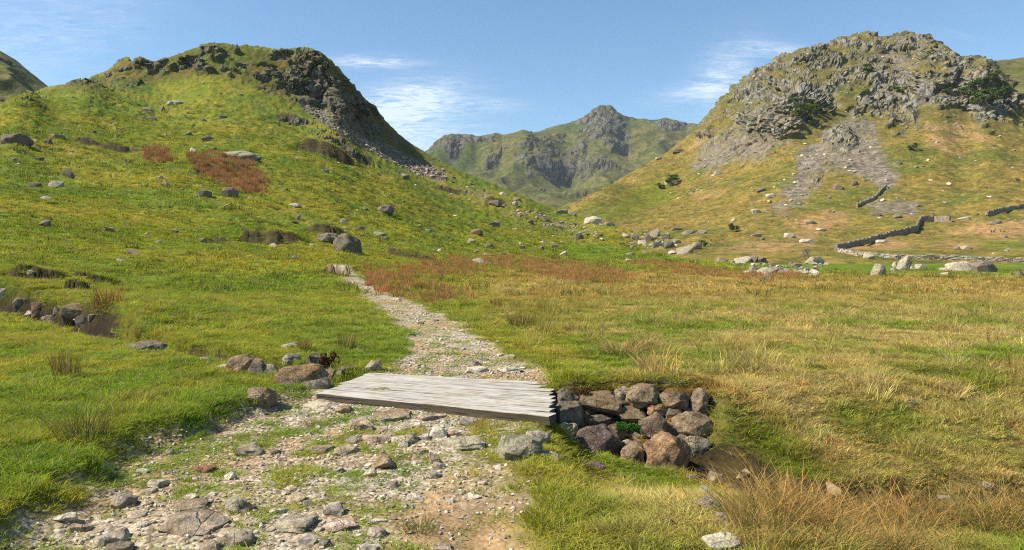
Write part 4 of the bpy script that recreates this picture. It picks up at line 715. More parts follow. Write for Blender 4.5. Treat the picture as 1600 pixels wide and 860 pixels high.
SLOPE = [(372, 250, 62, 17, 'g', 'big flat grey boulder lying above the russet bracken patch'), (540, 395, 46, 34, 'd', 'dark rounded boulder with shadow at the foot of the green slope'), (508, 378, 36, 16, 'd', 'dark rock lip joined to the left of the dark rounded boulder'), (20, 225, 46, 20, 'd', 'layered dark outcrop at the left picture edge'), (87, 216, 20, 8, 'g', 'grey flat boulder right of the layered outcrop'), (73, 224, 12, 8, 'd', 'dark slanting stone right of the layered outcrop'), (17, 253, 12, 8, 'g', 'grey boulder below the layered outcrop'), (58, 250, 17, 6, 'd', 'low dark stone below the layered outcrop'), (105, 276, 17, 14, 'd', 'pointed dark boulder alone on the left slope'), (50, 292, 22, 8, 'd', 'dark flat stone beside the pale pair on the left slope'), (86, 292, 21, 11, 'w', 'pale boulder right of the dark flat stone on the left slope'), (66, 353, 18, 11, 'd', 'dark stone under a tuft low on the left slope'), (323, 221, 17, 10, 'd', 'dark boulder left above the big flat boulder'), (293, 211, 10, 7, 'd', 'small dark boulder high on the left slope'), (303, 238, 16, 8, 'w', 'pale stone just left of the big flat boulder'), (332, 235, 11, 5, 'd', 'dark low stone left of the big flat boulder'), (318, 307, 20, 12, 'd', 'dark boulder left below the russet bracken patch'), (358, 307, 24, 16, 'd', 'dark rounded boulder under the russet bracken patch'), (259, 290, 12, 9, 'g', 'grey stone in the middle of the left slope'), (250, 280, 8, 6, 'g', 'small grey stone above the mid slope stone'), (353, 324, 15, 7, 'w', 'pale low stone below the dark rounded bracken boulder'), (316, 379, 12, 8, 'g', 'small grey stone left of the peat bank'), (507, 270, 12, 7, 'g', 'grey stone right of the russet bracken patch'), (460, 323, 19, 6, 'w', 'pale flat stone mid slope'), (570, 329, 10, 7, 'd', 'small dark stone left of the long dark rock'), (602, 332, 26, 14, 'd', 'long dark rock on the middle slope'), (537, 350, 12, 10, 'w', 'pale pointed stone above the dark rounded boulder'), (562, 361, 13, 9, 'd', 'dark stone right above the dark rounded boulder'), (592, 370, 21, 10, 'g', 'grey flat stone right of the dark rounded boulder'), (670, 365, 11, 8, 'g', 'grey stone on the lower slope toward the path'), (685, 394, 9, 6, 'w', 'pale stone on the lower slope above the rushes'), (737, 380, 15, 9, 'g', 'grey stone pair, lower, above the rushes'), (745, 365, 18, 8, 'r', 'reddish stone pair, upper, above the rushes'), (632, 278, 15, 9, 'd', 'dark stone below the scree strip'), (748, 412, 20, 9, 'w', 'pale boulder among the red rushes'), (772, 322, 22, 10, 'd', 'dark rock on the spur'), (805, 322, 9, 9, 'w', 'round white boulder on the spur'), (808, 314, 13, 7, 'd', 'dark boulder just above the round white one'), (787, 306, 14, 6, 'w', 'pale stones above the spur rock'), (770, 354, 20, 10, 'd', 'dark boulder below the spur rock'), (829, 350, 10, 8, 'd', 'dark stone right below the spur'), (852, 345, 13, 8, 'd', 'dark boulder at the end of the spur'), (875, 334, 22, 8, 'g', 'grey boulder on the spur skyline, left one'), (893, 336, 16, 6, 'g', 'grey boulder on the spur skyline, right one'), (927, 349, 28, 13, 'w', 'pale boulder heap on the spur skyline'), (951, 354, 18, 8, 'g', 'grey boulder right of the pale heap on the spur skyline'), (905, 375, 14, 12, 'd', 'dark boulder at the foot of the spur'), (346, 186, 13, 7, 'd', 'dark stone high on the left slope, right one'), (316, 190, 9, 6, 'd', 'dark stone high on the left slope, left one'), (238, 188, 14, 7, 'd', 'dark stone below the high pale stones'), (230, 173, 14, 6, 'g', 'grey stone high on the slope under the ridge, left'), (270, 164, 26, 8, 'w', 'pale rocks high on the slope under the ridge'), (255, 172, 9, 8, 'd', 'dark stone under the high pale rocks'), (121, 206, 7, 4, 'd', 'tiny dark stone left high on the slope'), (145, 209, 10, 5, 'd', 'little dark stone left high on the slope'), (180, 215, 8, 4, 'g', 'little grey stone left of mid slope'), (255, 213, 8, 5, 'w', 'little pale stone in the upper mid slope'), (865, 388, 14, 7, 'd', 'dark stone under the spur beside the green strip'), (765, 388, 14, 8, 'd', 'dark boulder above the rushes, left of three'), (815, 389, 11, 7, 'd', 'dark boulder above the rushes, middle of three'), (846, 391, 8, 8, 'd', 'dark boulder above the rushes, right of three'), (880, 400, 13, 8, 'w', 'white stone in the green strip beyond the rushes'), (852, 382, 16, 6, 'w', 'white flat stone at the start of the faint upper path')]
VALLEY = [(992, 376, 13, 11, 'd', 'dark boulder left in the boulder field'), (978, 372, 11, 8, 'w', 'pale stone at the left end of the boulder field'), (1015, 377, 16, 12, 'd', 'dark boulder in the middle of the boulder field'), (1024, 370, 15, 14, 'g', 'tall grey boulder at the top of the boulder field'), (1028, 387, 17, 10, 'd', 'dark low boulder in the middle front of the boulder field'), (1040, 374, 15, 12, 'g', 'grey boulder right of the tall one'), (1047, 388, 17, 11, 'd', 'dark boulder right front of the boulder field'), (1072, 396, 26, 14, 'g', 'large grey boulder at the right end of the boulder field'), (1089, 390, 16, 12, 'g', 'grey boulder at the right tip of the boulder field'), (1052, 397, 13, 6, 'w', 'pale stone at the front of the boulder field'), (1058, 381, 14, 8, 'g', 'grey boulder at the back right of the boulder field'), (1004, 383, 14, 8, 'w', 'pale stones in the left front of the boulder field'), (986, 400, 12, 6, 'w', 'pale stone in grass before the boulder field'), (985, 408, 13, 4, 'w', 'white flat stone in the red grass'), (1130, 410, 17, 9, 'g', 'grey boulder left of the pale group in the meadow edge'), (1162, 412, 24, 13, 'w', 'pale boulder of the meadow edge group'), (1178, 411, 15, 13, 'd', 'dark boulder right of the pale one in the meadow edge group'), (1191, 411, 12, 11, 'd', 'dark boulder at the right of the meadow edge group'), (1182, 428, 18, 15, 'g', 'pointed grey boulder in the meadow'), (1197, 430, 23, 13, 'w', 'pale boulder in the meadow beside the pointed one'), (1211, 429, 14, 12, 'd', 'dark boulder ending the meadow row'), (1201, 438, 17, 9, 'd', 'dark boulder in front of the meadow row'), (1166, 429, 11, 7, 'w', 'small pale stone left of the pointed meadow boulder'), (1211, 416, 14, 6, 'd', 'flat dark stone behind the meadow row'), (1231, 427, 11, 8, 'g', 'rounded grey stone right of the meadow row'), (1246, 418, 19, 7, 'd', 'flat dark stone left of the bare thorn'), (1246, 427, 12, 7, 'g', 'grey stone below the flat dark stone'), (1260, 428, 11, 10, 'w', 'pale upright stone below the bare thorn'), (1274, 434, 17, 6, 'w', 'white flat stone in the meadow'), (1274, 412, 26, 12, 'w', 'pale slab under the bare thorn'), (1376, 432, 21, 21, 'l', 'squat pale standing stone, left of the pair'), (1417, 423, 27, 29, 'l', 'tall leaning slab, right of the standing pair'), (1401, 417, 11, 8, 'w', 'small pale stone at the left of the leaning slab'), (1398, 426, 12, 8, 'l', 'low pale stone at the foot of the leaning slab'), (1441, 420, 17, 8, 'w', 'flat pale stone right of the leaning slab'), (1427, 421, 11, 5, 'w', 'small flat stone at the right foot of the leaning slab'), (1508, 425, 52, 18, 'w', 'broad pale boulder in the green strip on the right'), (1541, 427, 38, 21, 'd', 'big dark boulder joined to the broad pale boulder'), (1482, 424, 22, 6, 'w', 'low pale slab left of the broad pale boulder'), (1478, 430, 12, 5, 'w', 'small white stone before the low pale slab'), (1580, 432, 9, 6, 'g', 'small grey stone right of the big dark boulder'), (1359, 405, 16, 11, 'l', 'grey stone against the valley wall'), (1597, 434, 12, 12, 'd', 'dark stone at the right picture edge')]
for px, pb, w_, h_, tn, lab in SLOPE: rock('boulder', px, pb, w_, h_, tn, lab, 'boulder', 'boulders on the green slope', sheets=('ground',), sink=.35, mesh=RO if w_ > 24 else None)
for px, pb, w_, h_, tn, lab in VALLEY: rock('boulder', px, pb, w_, h_, tn, lab, 'boulder', 'boulders along the valley floor', sink=.3)
FELLR = [(1262, 380, 26, 9, 'w', 'pale slab above the bare thorn'), (1235, 371, 22, 10, 'w', 'pale boulder on the tan bracken slope'), (1182, 370, 20, 9, 'g', 'grey boulder above the bracken, left'), (1182, 333, 18, 9, 'w', 'pale boulder high above the round bush'), (1145, 346, 11, 7, 'w', 'small pale stone above the round bush'), (1077, 366, 22, 9, 'g', 'grey rock band, left piece, above the boulder field'), (1097, 365, 18, 8, 'g', 'grey rock band, right piece, above the boulder field'), (1057, 360, 20, 8, 'g', 'grey stones above the boulder field'), (1380, 381, 22, 9, 'w', 'pale boulder before the dark drystone wall'), (1371, 338, 17, 9, 'd', 'grey boulder below the short upper wall'), (1404, 341, 16, 10, 'd', 'dark boulder right below the short upper wall'), (1435, 323, 11, 6, 'g', 'grey boulder right of the stony patch'), (1312, 297, 22, 14, 'd', 'dark rock under the scree tongue, left'), (1337, 290, 13, 11, 'd', 'dark rock under the scree tongue, right'), (1512, 389, 22, 7, 'w', 'pale slab under the tan slope on the right'), (1497, 391, 13, 8, 'g', 'grey boulder left of the pale slab on the right'), (1570, 372, 10, 8, 'd', 'dark boulder in the tan slope on the right'), (1557, 350, 24, 7, 'd', 'grey rocks above the tan slope on the right'), (1508, 344, 24, 8, 'w', 'pale rocks left of the upper right wall'), (1287, 361, 12, 6, 'g', 'grey stone on the tan slope left of the wall'), (1267, 350, 22, 8, 'g', 'grey stones above the tan slope'), (1047, 288, 18, 12, 'g', 'grey rock beside the dark bush on the fell'), (1325, 262, 14, 7, 'g', 'grey rock amid the scree'), (1190, 300, 18, 10, 'd', 'dark rock with shadow on the lower fell'), (1205, 308, 20, 8, 'w', 'pale slab below the dark rock on the lower fell'), (1100, 250, 22, 8, 'g', 'grey outcrop on the yellow shoulder'), (1125, 272, 20, 8, 'g', 'second grey outcrop on the yellow shoulder'), (1060, 238, 24, 8, 'd', 'dark outcrop band on the yellow shoulder'), (1030, 250, 14, 7, 'g', 'grey stone left of the dark outcrop band')]
for px, pb, w_, h_, tn, lab in FELLR: rock('boulder', px, pb, w_*.8, h_*.75, tn, lab, 'boulder', 'boulders on the right fell', sheets=('fell',), sink=.3)

# loose stones too many to count
def stones(name, x, y, z, smin, smax, label, cat, tones, seed, meshes=None, power=2.2):
    n = len(x); r = np.random.RandomState(seed); s = smin+(smax-smin)*r.uniform(0, 1, n)**power; t = 1.12*np.array([TONE[k] for k in tones])[r.randint(0, len(tones), n)]*r.uniform(.7, 1.25, n)[:, None]
    return scatter(name, np.c_[x, y, z+s*.12], np.c_[r.normal(0, .25, n), r.normal(0, .25, n), r.uniform(0, 6.283, n)], np.c_[s*r.uniform(.8, 1.3, n), s*r.uniform(.7, 1.1, n), s*r.uniform(.35, .75, n)], t, meshes or GRAV, label, cat, seed)
m_, b = new_mat('loose_stone'); pos = b.n('ShaderNodeNewGeometry').outputs['Position']
finish(b, princ(b, b.mix(1., b.attr('tint', 'INSTANCER'), b.ramp(b.noise(pos, 14., 3., .6), [(.3, (.65, .65, .65)), (.7, (1.3, 1.28, 1.25))]), 'MULTIPLY'), .9, None, .2))
GRAV = [rock_mesh('pebble', 660+i, 1, 12, .05, mat=m_) for i in range(6)]
CHIP = [rock_mesh('chip', 670+i, 1, 13, .07, mat=m_) for i in range(6)]
def on_path(n, d0, d1, lo=.5):
    x, y = wedge(n, d0, d1, -150, 1000); pm = path_mask(x, y); k = (rs.uniform(0, 1, n) < sst(lo-.3, lo+.3, pm)*(.45+.55*sst(.3, -.2, fbm(x/.5, y/.5, 0, 2, 71)))) & (sdf(BQ, x, y) > .0); x, y = x[k], y[k]; return x, y, H(x, y)
stones('gravel', *on_path(42000, 3.4, 12), .008, .04, 'loose grey and buff gravel strewn over the path', 'gravel', 'wwpgbwlp', 11, power=2.6)
stones('cobbles', *on_path(420, 3.6, 10), .03, .07, 'fist sized cobbles scattered over the path before the bridge', 'cobbles', 'wwpgwwl', 12, CHIP)
x1, y1, z1 = on_path(26000, 9.5, 46); stones('far_gravel', x1, y1, z1, .02, .085, 'pale gravel of the path beyond the bridge', 'gravel', 'wgwpwl', 13, power=1.6)
x1, y1 = wedge(260000, 120, 275, 380, 1060); px1, py1 = gscr(x1, y1, TG.z(800+F*x1/y1, y1)); nn = fbm(x1/7, y1/7, 0, 3, 62)
mm = pmask([(462, 160), (490, 166), (560, 200), (640, 246), (700, 274), (690, 284), (640, 266), (560, 226), (500, 190)], px1, py1, 5)*.10+pmask([(690, 268), (770, 305), (900, 350), (1090, 388), (1040, 396), (900, 372), (800, 335), (730, 305)], px1, py1, 8)*.035*sst(-.2, .4, nn)
k = rs.uniform(0, 1, len(x1)) < mm; x1, y1 = x1[k], y1[k]; stones('scree', x1, y1, H(x1, y1), .35, 1.3, 'strip of broken grey scree running down below the left crag', 'scree', 'ggddp', 14, CHIP)
x1, y1, z1, sx1, sy1, rk1, sc1 = FELL; r_ = rs.uniform(0, 1, len(x1)); area = (y1/300.)**2
k = (r_ < area*(.075*sc1*sst(.0, .5, fbm(x1/9, y1/9, 0, 2, 5)+.3)+.014*sst(.1, .6, fbm(x1/25, y1/25, 0, 3, 95)+.25)+.02*rk1*(1-rk1))) & (sy1 < 404) & (sx1 > 940) & (sx1 < 1640)
k &= np.r_[True, np.diff(y1) > 0]
stones('fell_stones', x1[k], y1[k], z1[k], .35, 1.7, 'small grey stones scattered over the right fellside', 'stones', 'ggwdwwl', 15, CHIP, power=2.6)
x1, y1 = wedge(1500, 35, 240, -40, 1100); px1, py1 = gscr(x1, y1, TG.z(800+F*x1/y1, y1)); k = (py1 > np.interp(px1, *zip(*GCREST))+12) & (py1 < 412) & (fbm(x1/16, y1/16, 0, 2, 96) > -.05); x1, y1 = x1[k], y1[k]
xa, ya = wedge(40000, 60, 230, 960, 1300); pa, qa = gscr(xa, ya, TG.z(800+F*xa/ya, ya)); k = rs.uniform(0, 1, len(xa)) < .06*pmask([(960, 362), (1010, 362), (1095, 384), (1085, 396), (1030, 392), (980, 380)], pa, qa, 4)+.05*pmask([(1120, 402), (1290, 408), (1290, 430), (1180, 432)], pa, qa, 5); x1, y1 = np.r_[x1, xa[k]], np.r_[y1, ya[k]]
stones('slope_stones', x1, y1, H(x1, y1), .18, .9, 'small stones half sunk in the turf of the left slope', 'stones', 'ggwdb', 16, CHIP, power=2.4)
xs = rs.uniform(-15.5, -8.2, 420); ys_ = np.interp(xs, [-24, -14.2, -10.4, -7.4], [26, 20.6, 17.8, 14.4])+rs.normal(-.05, .3, 420)
stones('stream_rubble', xs, ys_, H(xs, ys_), .06, .34, 'rubble of dark wet stones in the bed of the left stream', 'stones', 'gdbgw', 17, CHIP, power=1.8)
xs = np.concatenate([rs.uniform(1.9, 2.7, 130), rs.uniform(2.7, 5.2, 60)]); ys_ = np.interp(xs, [2.05, 2.6, 3.3, 4.3, 6], [7.3, 6.75, 6.7, 6.85, 6.5])+rs.normal(0, .16, len(xs))
stones('ditch_rubble', xs, ys_, H(xs, ys_), .05, .2, 'small stones lying in the stream ditch at lower right', 'stones', 'gdbgp', 18, CHIP, power=1.6)
# ------------------------------------------------------------------ water in the two streams
m_, b = new_mat('stream_water'); pos = b.n('ShaderNodeNewGeometry').outputs['Position']
finish(b, princ(b, (.028, .024, .016, 1), .06, b.bump(b.noise(pos, 9., 3., .6), .5, .02), .5))
def water(pts, half, lift, name):
    vs, fs = [], []
    P = [Vector(p) for p in pts]; dense = []
    for a, c in zip(P[:-1], P[1:]):
        n = max(2, int((c-a).length/.25)); dense += [a.lerp(c, i/n) for i in range(n)]
    dense.append(P[-1]); zc = H(np.array([p.x for p in dense]), np.array([p.y for p in dense]))+lift; zc = np.convolve(np.pad(zc, 4, mode='edge'), np.ones(9)/9, mode='valid')
    for i, p in enumerate(dense):
        t = (dense[min(i+1, len(dense)-1)]-dense[max(i-1, 0)]).normalized(); n = Vector((-t.y, t.x)); h_ = half*(1+.3*math.sin(i*1.3))
        for s in (-1, 1): vs.append((p.x+n.x*h_*s, p.y+n.y*h_*s, zc[i]))
        if i: fs.append((2*i-2, 2*i-1, 2*i+1, 2*i))
    o = bpy.data.objects.new(name, link_mesh(name, vs, fs, m_)); COL.objects.link(o); o['kind'] = 'structure'
water(STREAM[0:4], .5, .06, 'stream'); water(STREAM[9:], .42, .05, 'stream')

# ------------------------------------------------------------------ rushes, tussocks, small plants
M_RUSH = grass_mat('rush_stems', (.34, .24, .09), (.24, .105, .035, .4), trans=.3)
M_CLUMP = grass_mat('rush_clump_stems', (.36, .27, .11), (.30, .16, .05, .45), fixed=True, trans=.25)
RUSHP = [blade_mesh('rush', M_RUSH, 44, .22, .22, .52, .020, .45, .5, 400+i, 2, .12) for i in range(4)]
def band(polys, n, d0, d1, p0, p1, s, tint, thin=0.):
    x, y = wedge(n, d0, d1, p0, p1); zb = TG.z(800+F*x/y, y); z = zb+feats(x, y, zb); px, py = gscr(x, y, z); m = np.zeros(len(x))
    nn = fbm(x/2.2, y/2.2, 0, 2, 45)
    for p in polys: m = np.maximum(m, pmask(p, px+38*nn, py+12*nn, 7))
    k = rs.uniform(0, 1, len(x)) < m*sst(-.35+thin, .15+thin, nn); x, y, z = x[k], y[k], z[k]; n = len(x); sc_ = s*rs.uniform(.7, 1.35, n)
    return np.c_[x, y, z], rots(n, .1), np.c_[sc_, sc_, sc_*rs.uniform(.8, 1.15, n)], np.clip(np.array(tint)[None]*rs.uniform(.65, 1.35, n)[:, None]*rs.normal(1, .08, (n, 3)), 0.01, 1)
P_, R1, S1, T1 = band(B_RUSH, 26000, 24, 110, 540, 1290, .8, (.46, .22, .095), .15); T1 = L(T1, np.array([[.28, .24, .07]]), (rs.uniform(0, 1, len(T1)) < .35)*1.); scatter('rushes', P_, R1, S1, T1, RUSHP, 'russet band of rushes beside the path beyond the bridge', 'rushes', 21)
P_, R1, S1, T1 = band(B_SLOPE, 40000, 70, 160, 220, 430, 1.35, (.34, .17, .075), .22); T1 *= rs.uniform(.45, 1.5, len(T1))[:, None]; T1 = L(T1, np.array([[.46, .30, .14]]), (rs.uniform(0, 1, len(T1)) < .25)*1.); S1[:, 2] *= 1.3; scatter('bracken', P_, R1, S1, T1, RUSHP, 'russet patch of dead bracken under the big flat boulder', 'bracken', 22)
STEM = [blade_mesh('rush', M_RUSH, 20, .17, .12, .42, .005, 1.0, .7, 420+i, 3, .3) for i in range(4)]
P_, R1, S1, T1 = band([[(1140, 800), (1200, 778), (1330, 800), (1480, 770), (1700, 760), (1700, 900), (1150, 900)]], 900, 4.0, 6.3, 1165, 1680, .8, (.44, .27, .09), .08); T1 = L(T1, np.array([[.12, .15, .035]]), (rs.uniform(0, 1, len(T1)) < .35)*1.)
scatter('stream_rushes', P_, R1, S1, T1, STEM, 'orange brown rushes and dead grass lining the stream at lower right', 'rushes', 23)
def clump_mesh(seed, n, rad, h0, h1, wid, lean, straw): return blade_mesh('stems', M_CLUMP, n, rad, h0, h1, wid, lean, .6, seed, 3, straw)
CM = {'rush': [clump_mesh(440+i, 150, .5, .55, 1., .022, .35, .2) for i in range(3)], 'tuft': [clump_mesh(450+i, 170, .5, .45, 1., .02, .8, .15) for i in range(3)], 'dead': [clump_mesh(460+i, 190, .5, .4, .9, .018, 1.3, .6) for i in range(2)]}
def clump(name, kind, px, pb, wpx, hpx, c, lab, cat, grp):
    x, y, z = hit(px, pb, ('ground',)); W, Hh = wpx*y/F, hpx*y/F; o = bpy.data.objects.new(name, random.choice(CM[kind])); COL.objects.link(o)
    o.location = (x, y+W*.2, z-.02); o.scale = (W*.8, W*.7, Hh*1.05); o.rotation_euler.z = random.uniform(0, 6.28); o.color = (*c, 1); return tagged(o, lab, cat, grp)
RED, GRN, DRK, STR = (.24, .12, .045), (.10, .14, .03), (.085, .095, .028), (.30, .22, .085)
for a in [('rush', 162, 481, 50, 42, RED, 'russet rush clump above the stream boulder on the left'), ('rush', 215, 532, 14, 34, RED, 'thin russet rush spray left of the flat slab'), ('rush', 815, 510, 52, 26, DRK, 'dark green rush clump right of the path bend'), ('rush', 775, 480, 22, 20, RED, 'small russet rush clump at the end of the red rushes'), ('rush', 895, 522, 36, 22, STR, 'straw tipped rush clump in the meadow edge'), ('dead', 975, 552, 80, 42, STR, 'tangled heap of dead straw coloured rushes'), ('tuft', 120, 690, 90, 80, GRN, 'tall green grass tussock on the left bank'), ('rush', 98, 590, 46, 54, (.17, .13, .04), 'brownish rush clump on the left bank'), ('tuft', 527, 432, 40, 18, DRK, 'dark tussock on the brow where the path disappears'), ('rush', 540, 452, 40, 16, DRK, 'dark rush clump at the top bend of the path'), ('tuft', 655, 835, 60, 40, (.07, .12, .02), 'green grass tuft growing in the middle of the path'), ('rush', 540, 545, 40, 34, (.15, .15, .04), 'rush clump on the bank behind the bridge left end'), ('rush', 475, 548, 26, 30, (.17, .14, .05), 'slender rush clump behind the broad brown boulder'), ('tuft', 212, 630, 60, 30, GRN, 'low green tussock on the left meadow'), ('tuft', 290, 595, 40, 20, GRN, 'small green tussock below the stream gap'), ('rush', 1152, 830, 34, 75, STR, 'tall pale rush stems where the stream leaves the wall'), ('dead', 1200, 756, 80, 40, STR, 'drooping dead grass on the turf corner right of the wall'), ('rush', 930, 530, 40, 20, (.2, .17, .06), 'yellowish rush clump left of the dead straw heap'), ('tuft', 490, 668, 36, 20, GRN, 'mossy green tuft beside the smooth pale slab'), ('tuft', 700, 630, 1, 1, GRN, None), ('tuft', 860, 660, 30, 16, (.16, .15, .03), 'yellow green tuft at the right end of the bridge'), ('tuft', 150, 800, 40, 24, GRN, 'green tuft on the left verge of the path'), ('tuft', 1360, 690, 60, 30, GRN, 'bright green tussock in the right pasture'), ('tuft', 1290, 720, 60, 30, STR, 'straw tussock above the right stream bank'), ('tuft', 1480, 740, 70, 30, STR, 'wide straw tussock above the right stream bank'), ('tuft', 765, 668, 44, 15, (.10, .14, .04), 'grass tuft under the front edge of the bridge')]:
    if a[6]: clump('rush_clump' if a[0] == 'rush' else 'grass_tussock', *a[:6], a[6], 'rushes' if a[0] == 'rush' else 'tussock', 'clumps standing out from the turf')
# leafy plants
def leaf_mat(name, dark, light):
    m, b = new_mat(name); s = b.n('ShaderNodeSeparateColor'); b.t.links.new(b.attr('bv'), s.inputs[0]); c = b.mix(s.outputs[0], (*dark, 1), (*light, 1))
    d = b.n('ShaderNodeBsdfDiffuse'); b.put(c, d.inputs[0]); tr = b.n('ShaderNodeBsdfTranslucent'); b.put(c, tr.inputs[0]); mx = b.n('ShaderNodeMixShader'); mx.inputs[0].default_value = .3
    b.t.links.new(d.outputs[0], mx.inputs[1]); b.t.links.new(tr.outputs[0], mx.inputs[2]); finish(b, mx.outputs[0]); return m
def leaves(name, mat, seed, n, lobes, size):
    r = np.random.RandomState(seed); vs, fs, bv = [], [], []
    for i in range(n):
        lx, ly, lz, lr = lobes[r.randint(len(lobes))]; d = r.normal(0, 1, 3); d /= np.linalg.norm(d); q = lr*r.uniform(.35, 1.)**.5; c = np.array([lx, ly, lz])+d*q*np.array([1, 1, .8])
        a = r.normal(0, 1, 3); a /= np.linalg.norm(a); e = np.cross(a, r.normal(0, 1, 3)); e /= np.linalg.norm(e); s = size*r.uniform(.6, 1.4); k = len(vs)
        vs += [c-a*s, c+e*s*.45, c+a*s, c-e*s*.45]; fs.append((k, k+1, k+2, k+3)); v_ = r.uniform(0, 1); bv += [(v_, 0, 0, 1)]*4
    me = link_mesh(name, vs, fs, mat); at_ = me.attributes.new('bv', 'FLOAT_COLOR', 'POINT'); at_.data.foreach_set('color', np.array(bv, np.float32).ravel()); return me
ML = {'dark': leaf_mat('dark_leaves', (.05, .085, .02), (.13, .18, .045)), 'bright': leaf_mat('bright_leaves', (.06, .10, .02), (.15, .20, .045)), 'red': leaf_mat('heather_leaves', (.05, .022, .015), (.14, .06, .035)), 'moss': leaf_mat('moss_leaves', (.10, .045, .012), (.26, .15, .03)), 'fern': leaf_mat('fern_leaves', (.03, .09, .012), (.07, .17, .03))}
m_bark, b = new_mat('bark'); finish(b, princ(b, b.ramp(b.noise(b.n('ShaderNodeNewGeometry').outputs['Position'], 4., 5.), [(.3, (.05, .042, .034)), (.7, (.16, .14, .115))])))
def limb_mesh(name, segs, mat):             # tapered tubes: list of (p0, p1, r0, r1)
    vs, fs = [], []
    for p0, p1, r0, r1 in segs:
        p0, p1 = Vector(p0), Vector(p1); d = (p1-p0).normalized(); u = d.orthogonal().normalized(); v = d.cross(u); k = len(vs)
        for p, r in ((p0, r0), (p1, r1)):
            for i in range(6): a = i*math.pi/3; vs.append(p+(u*math.cos(a)+v*math.sin(a))*r)
        for i in range(6): j = (i+1) % 6; fs.append((k+i, k+j, k+6+j, k+6+i))
    return link_mesh(name, vs, fs, mat)
def tree_parts(seed, kind):
    r = random.Random(seed); segs = [((0, 0, -.1), (r.uniform(-.03, .03), 0, .16), .035, .026)]; top = Vector(segs[0][1]); lobes = []
    for i in range(7):
        a = i*.9+r.uniform(-.3, .3); e = top+Vector((math.cos(a)*r.uniform(.12, .34), math.sin(a)*r.uniform(.12, .34), r.uniform(.05, .6))); segs.append((top, e, .018, .006)); lobes.append((e.x, e.y, e.z, r.uniform(.1, .19)))
        e2 = e+Vector((r.uniform(-.1, .1), r.uniform(-.1, .1), r.uniform(.02, .1))); segs.append((e, e2, .006, .002)); lobes.append((e2.x, e2.y, e2.z, r.uniform(.07, .13)))
    return limb_mesh('trunk', segs, m_bark), leaves('crown', ML[kind], seed, 1300, lobes, .042)
TP = {k: [tree_parts(800+i+j*10, k) for i in range(3)] for j, k in enumerate(('dark', 'bright'))}
def tree(px, pb, hpx, kind, lab, grp, wide=1.2, name='tree', sheets=None):
    h_ = hit(px, pb, sheets)
    if h_ is None: return
    x, y, z = h_; e = bpy.data.objects.new(name, None); COL.objects.link(e); s = hpx*y/F*(.75 if name == 'tree' else 1.); e.location = (x, y, z-.05*s); e.scale = (s*wide, s*wide, s*1.08); e.rotation_euler.z = random.uniform(0, 6.28); t, c = random.choice(TP[kind])
    for nm, me in (('trunk', t), ('crown', c)): o = bpy.data.objects.new(nm, me); COL.objects.link(o); o.parent = e
    tagged(e, lab, 'tree' if name == 'tree' else 'bush', grp)
for a in [(1538, 168, 44, 'dark', 'tallest dark green tree on the right hand crag'), (1562, 160, 40, 'dark', 'dark tree at the right end of the crag grove'), (1514, 160, 36, 'dark', 'dark tree at the left end of the crag grove'), (1550, 130, 34, 'dark', 'dark tree at the top of the crag grove'), (1528, 138, 30, 'dark', 'small dark tree in the middle of the crag grove'), (1256, 190, 40, 'dark', 'dark tree in the gully of the middle crag'), (1272, 178, 32, 'dark', 'dark tree right of the gully tree on the middle crag'), (1240, 168, 22, 'bright', 'lighter small tree left of the gully tree'), (1350, 152, 18, 'dark', 'small dark tree on the ledge under the summit rocks'), (1358, 118, 26, 'dark', 'dark shrub in the cleft below the summit'), (1200, 194, 14, 'bright', 'bright shrub at the foot of the middle crag'), (1480, 148, 18, 'dark', 'shrub on the pale cliff left of the crag grove'), (1405, 150, 24, 'dark', 'shrub on the cliff above the scree')]: tree(*a[:4], a[4], 'trees on the right fell crags', 1.35, sheets=('fell',))
for a in [(474, 136, 20, 'bright', 'bright green sapling in the middle of the left crag'), (441, 136, 15, 'bright', 'pale green sapling on the left part of the left crag'), (570, 183, 18, 'bright', 'bright green sapling low on the right of the left crag'), (499, 104, 10, 'bright', 'tiny sapling near the top of the left crag'), (400, 122, 14, 'bright', 'small bush at the left foot of the left crag')]: tree(*a[:4], a[4], 'saplings on the left crag', 1.5, sheets=('ground',))
for a in [(1050, 290, 20, 'dark', 'dark bush beside the grey rock on the lower fell'), (1032, 296, 12, 'dark', 'low bush left of the dark fell bush'), (1145, 362, 16, 'dark', 'round green bush above the boulder field'), (1100, 386, 12, 'bright', 'small bush at the right tip of the boulder field'), (1426, 236, 13, 'dark', 'lone dark bush under the right crags'), (1552, 212, 9, 'dark', 'tiny dark bush right of the lone one')]: tree(*a[:4], a[4], 'bushes on the lower fell', 1.5, 'bush', ('fell',))
# bare thorn
x, y, z = hit(1262, 408); segs = []
def twig(p, d, l, r, n):
    q = p+d*l; segs.append((p, q, r, r*.6))
    if n:
        for i in range(3): twig(q, (d+Vector((random.uniform(-.9, .9), random.uniform(-.9, .9), random.uniform(-.2, .6)))).normalized(), l*.68, r*.55, n-1)
for i in range(3): twig(Vector((0, 0, -.1)), Vector((random.uniform(-.7, .7), random.uniform(-.5, .5), 1)).normalized(), .75, .07, 4)
o = bpy.data.objects.new('thorn_shrub', limb_mesh('branches', segs, m_bark)); COL.objects.link(o); o.location = (x, y, z); tagged(o, 'bare leafless thorn shrub at the edge of the meadow', 'shrub')
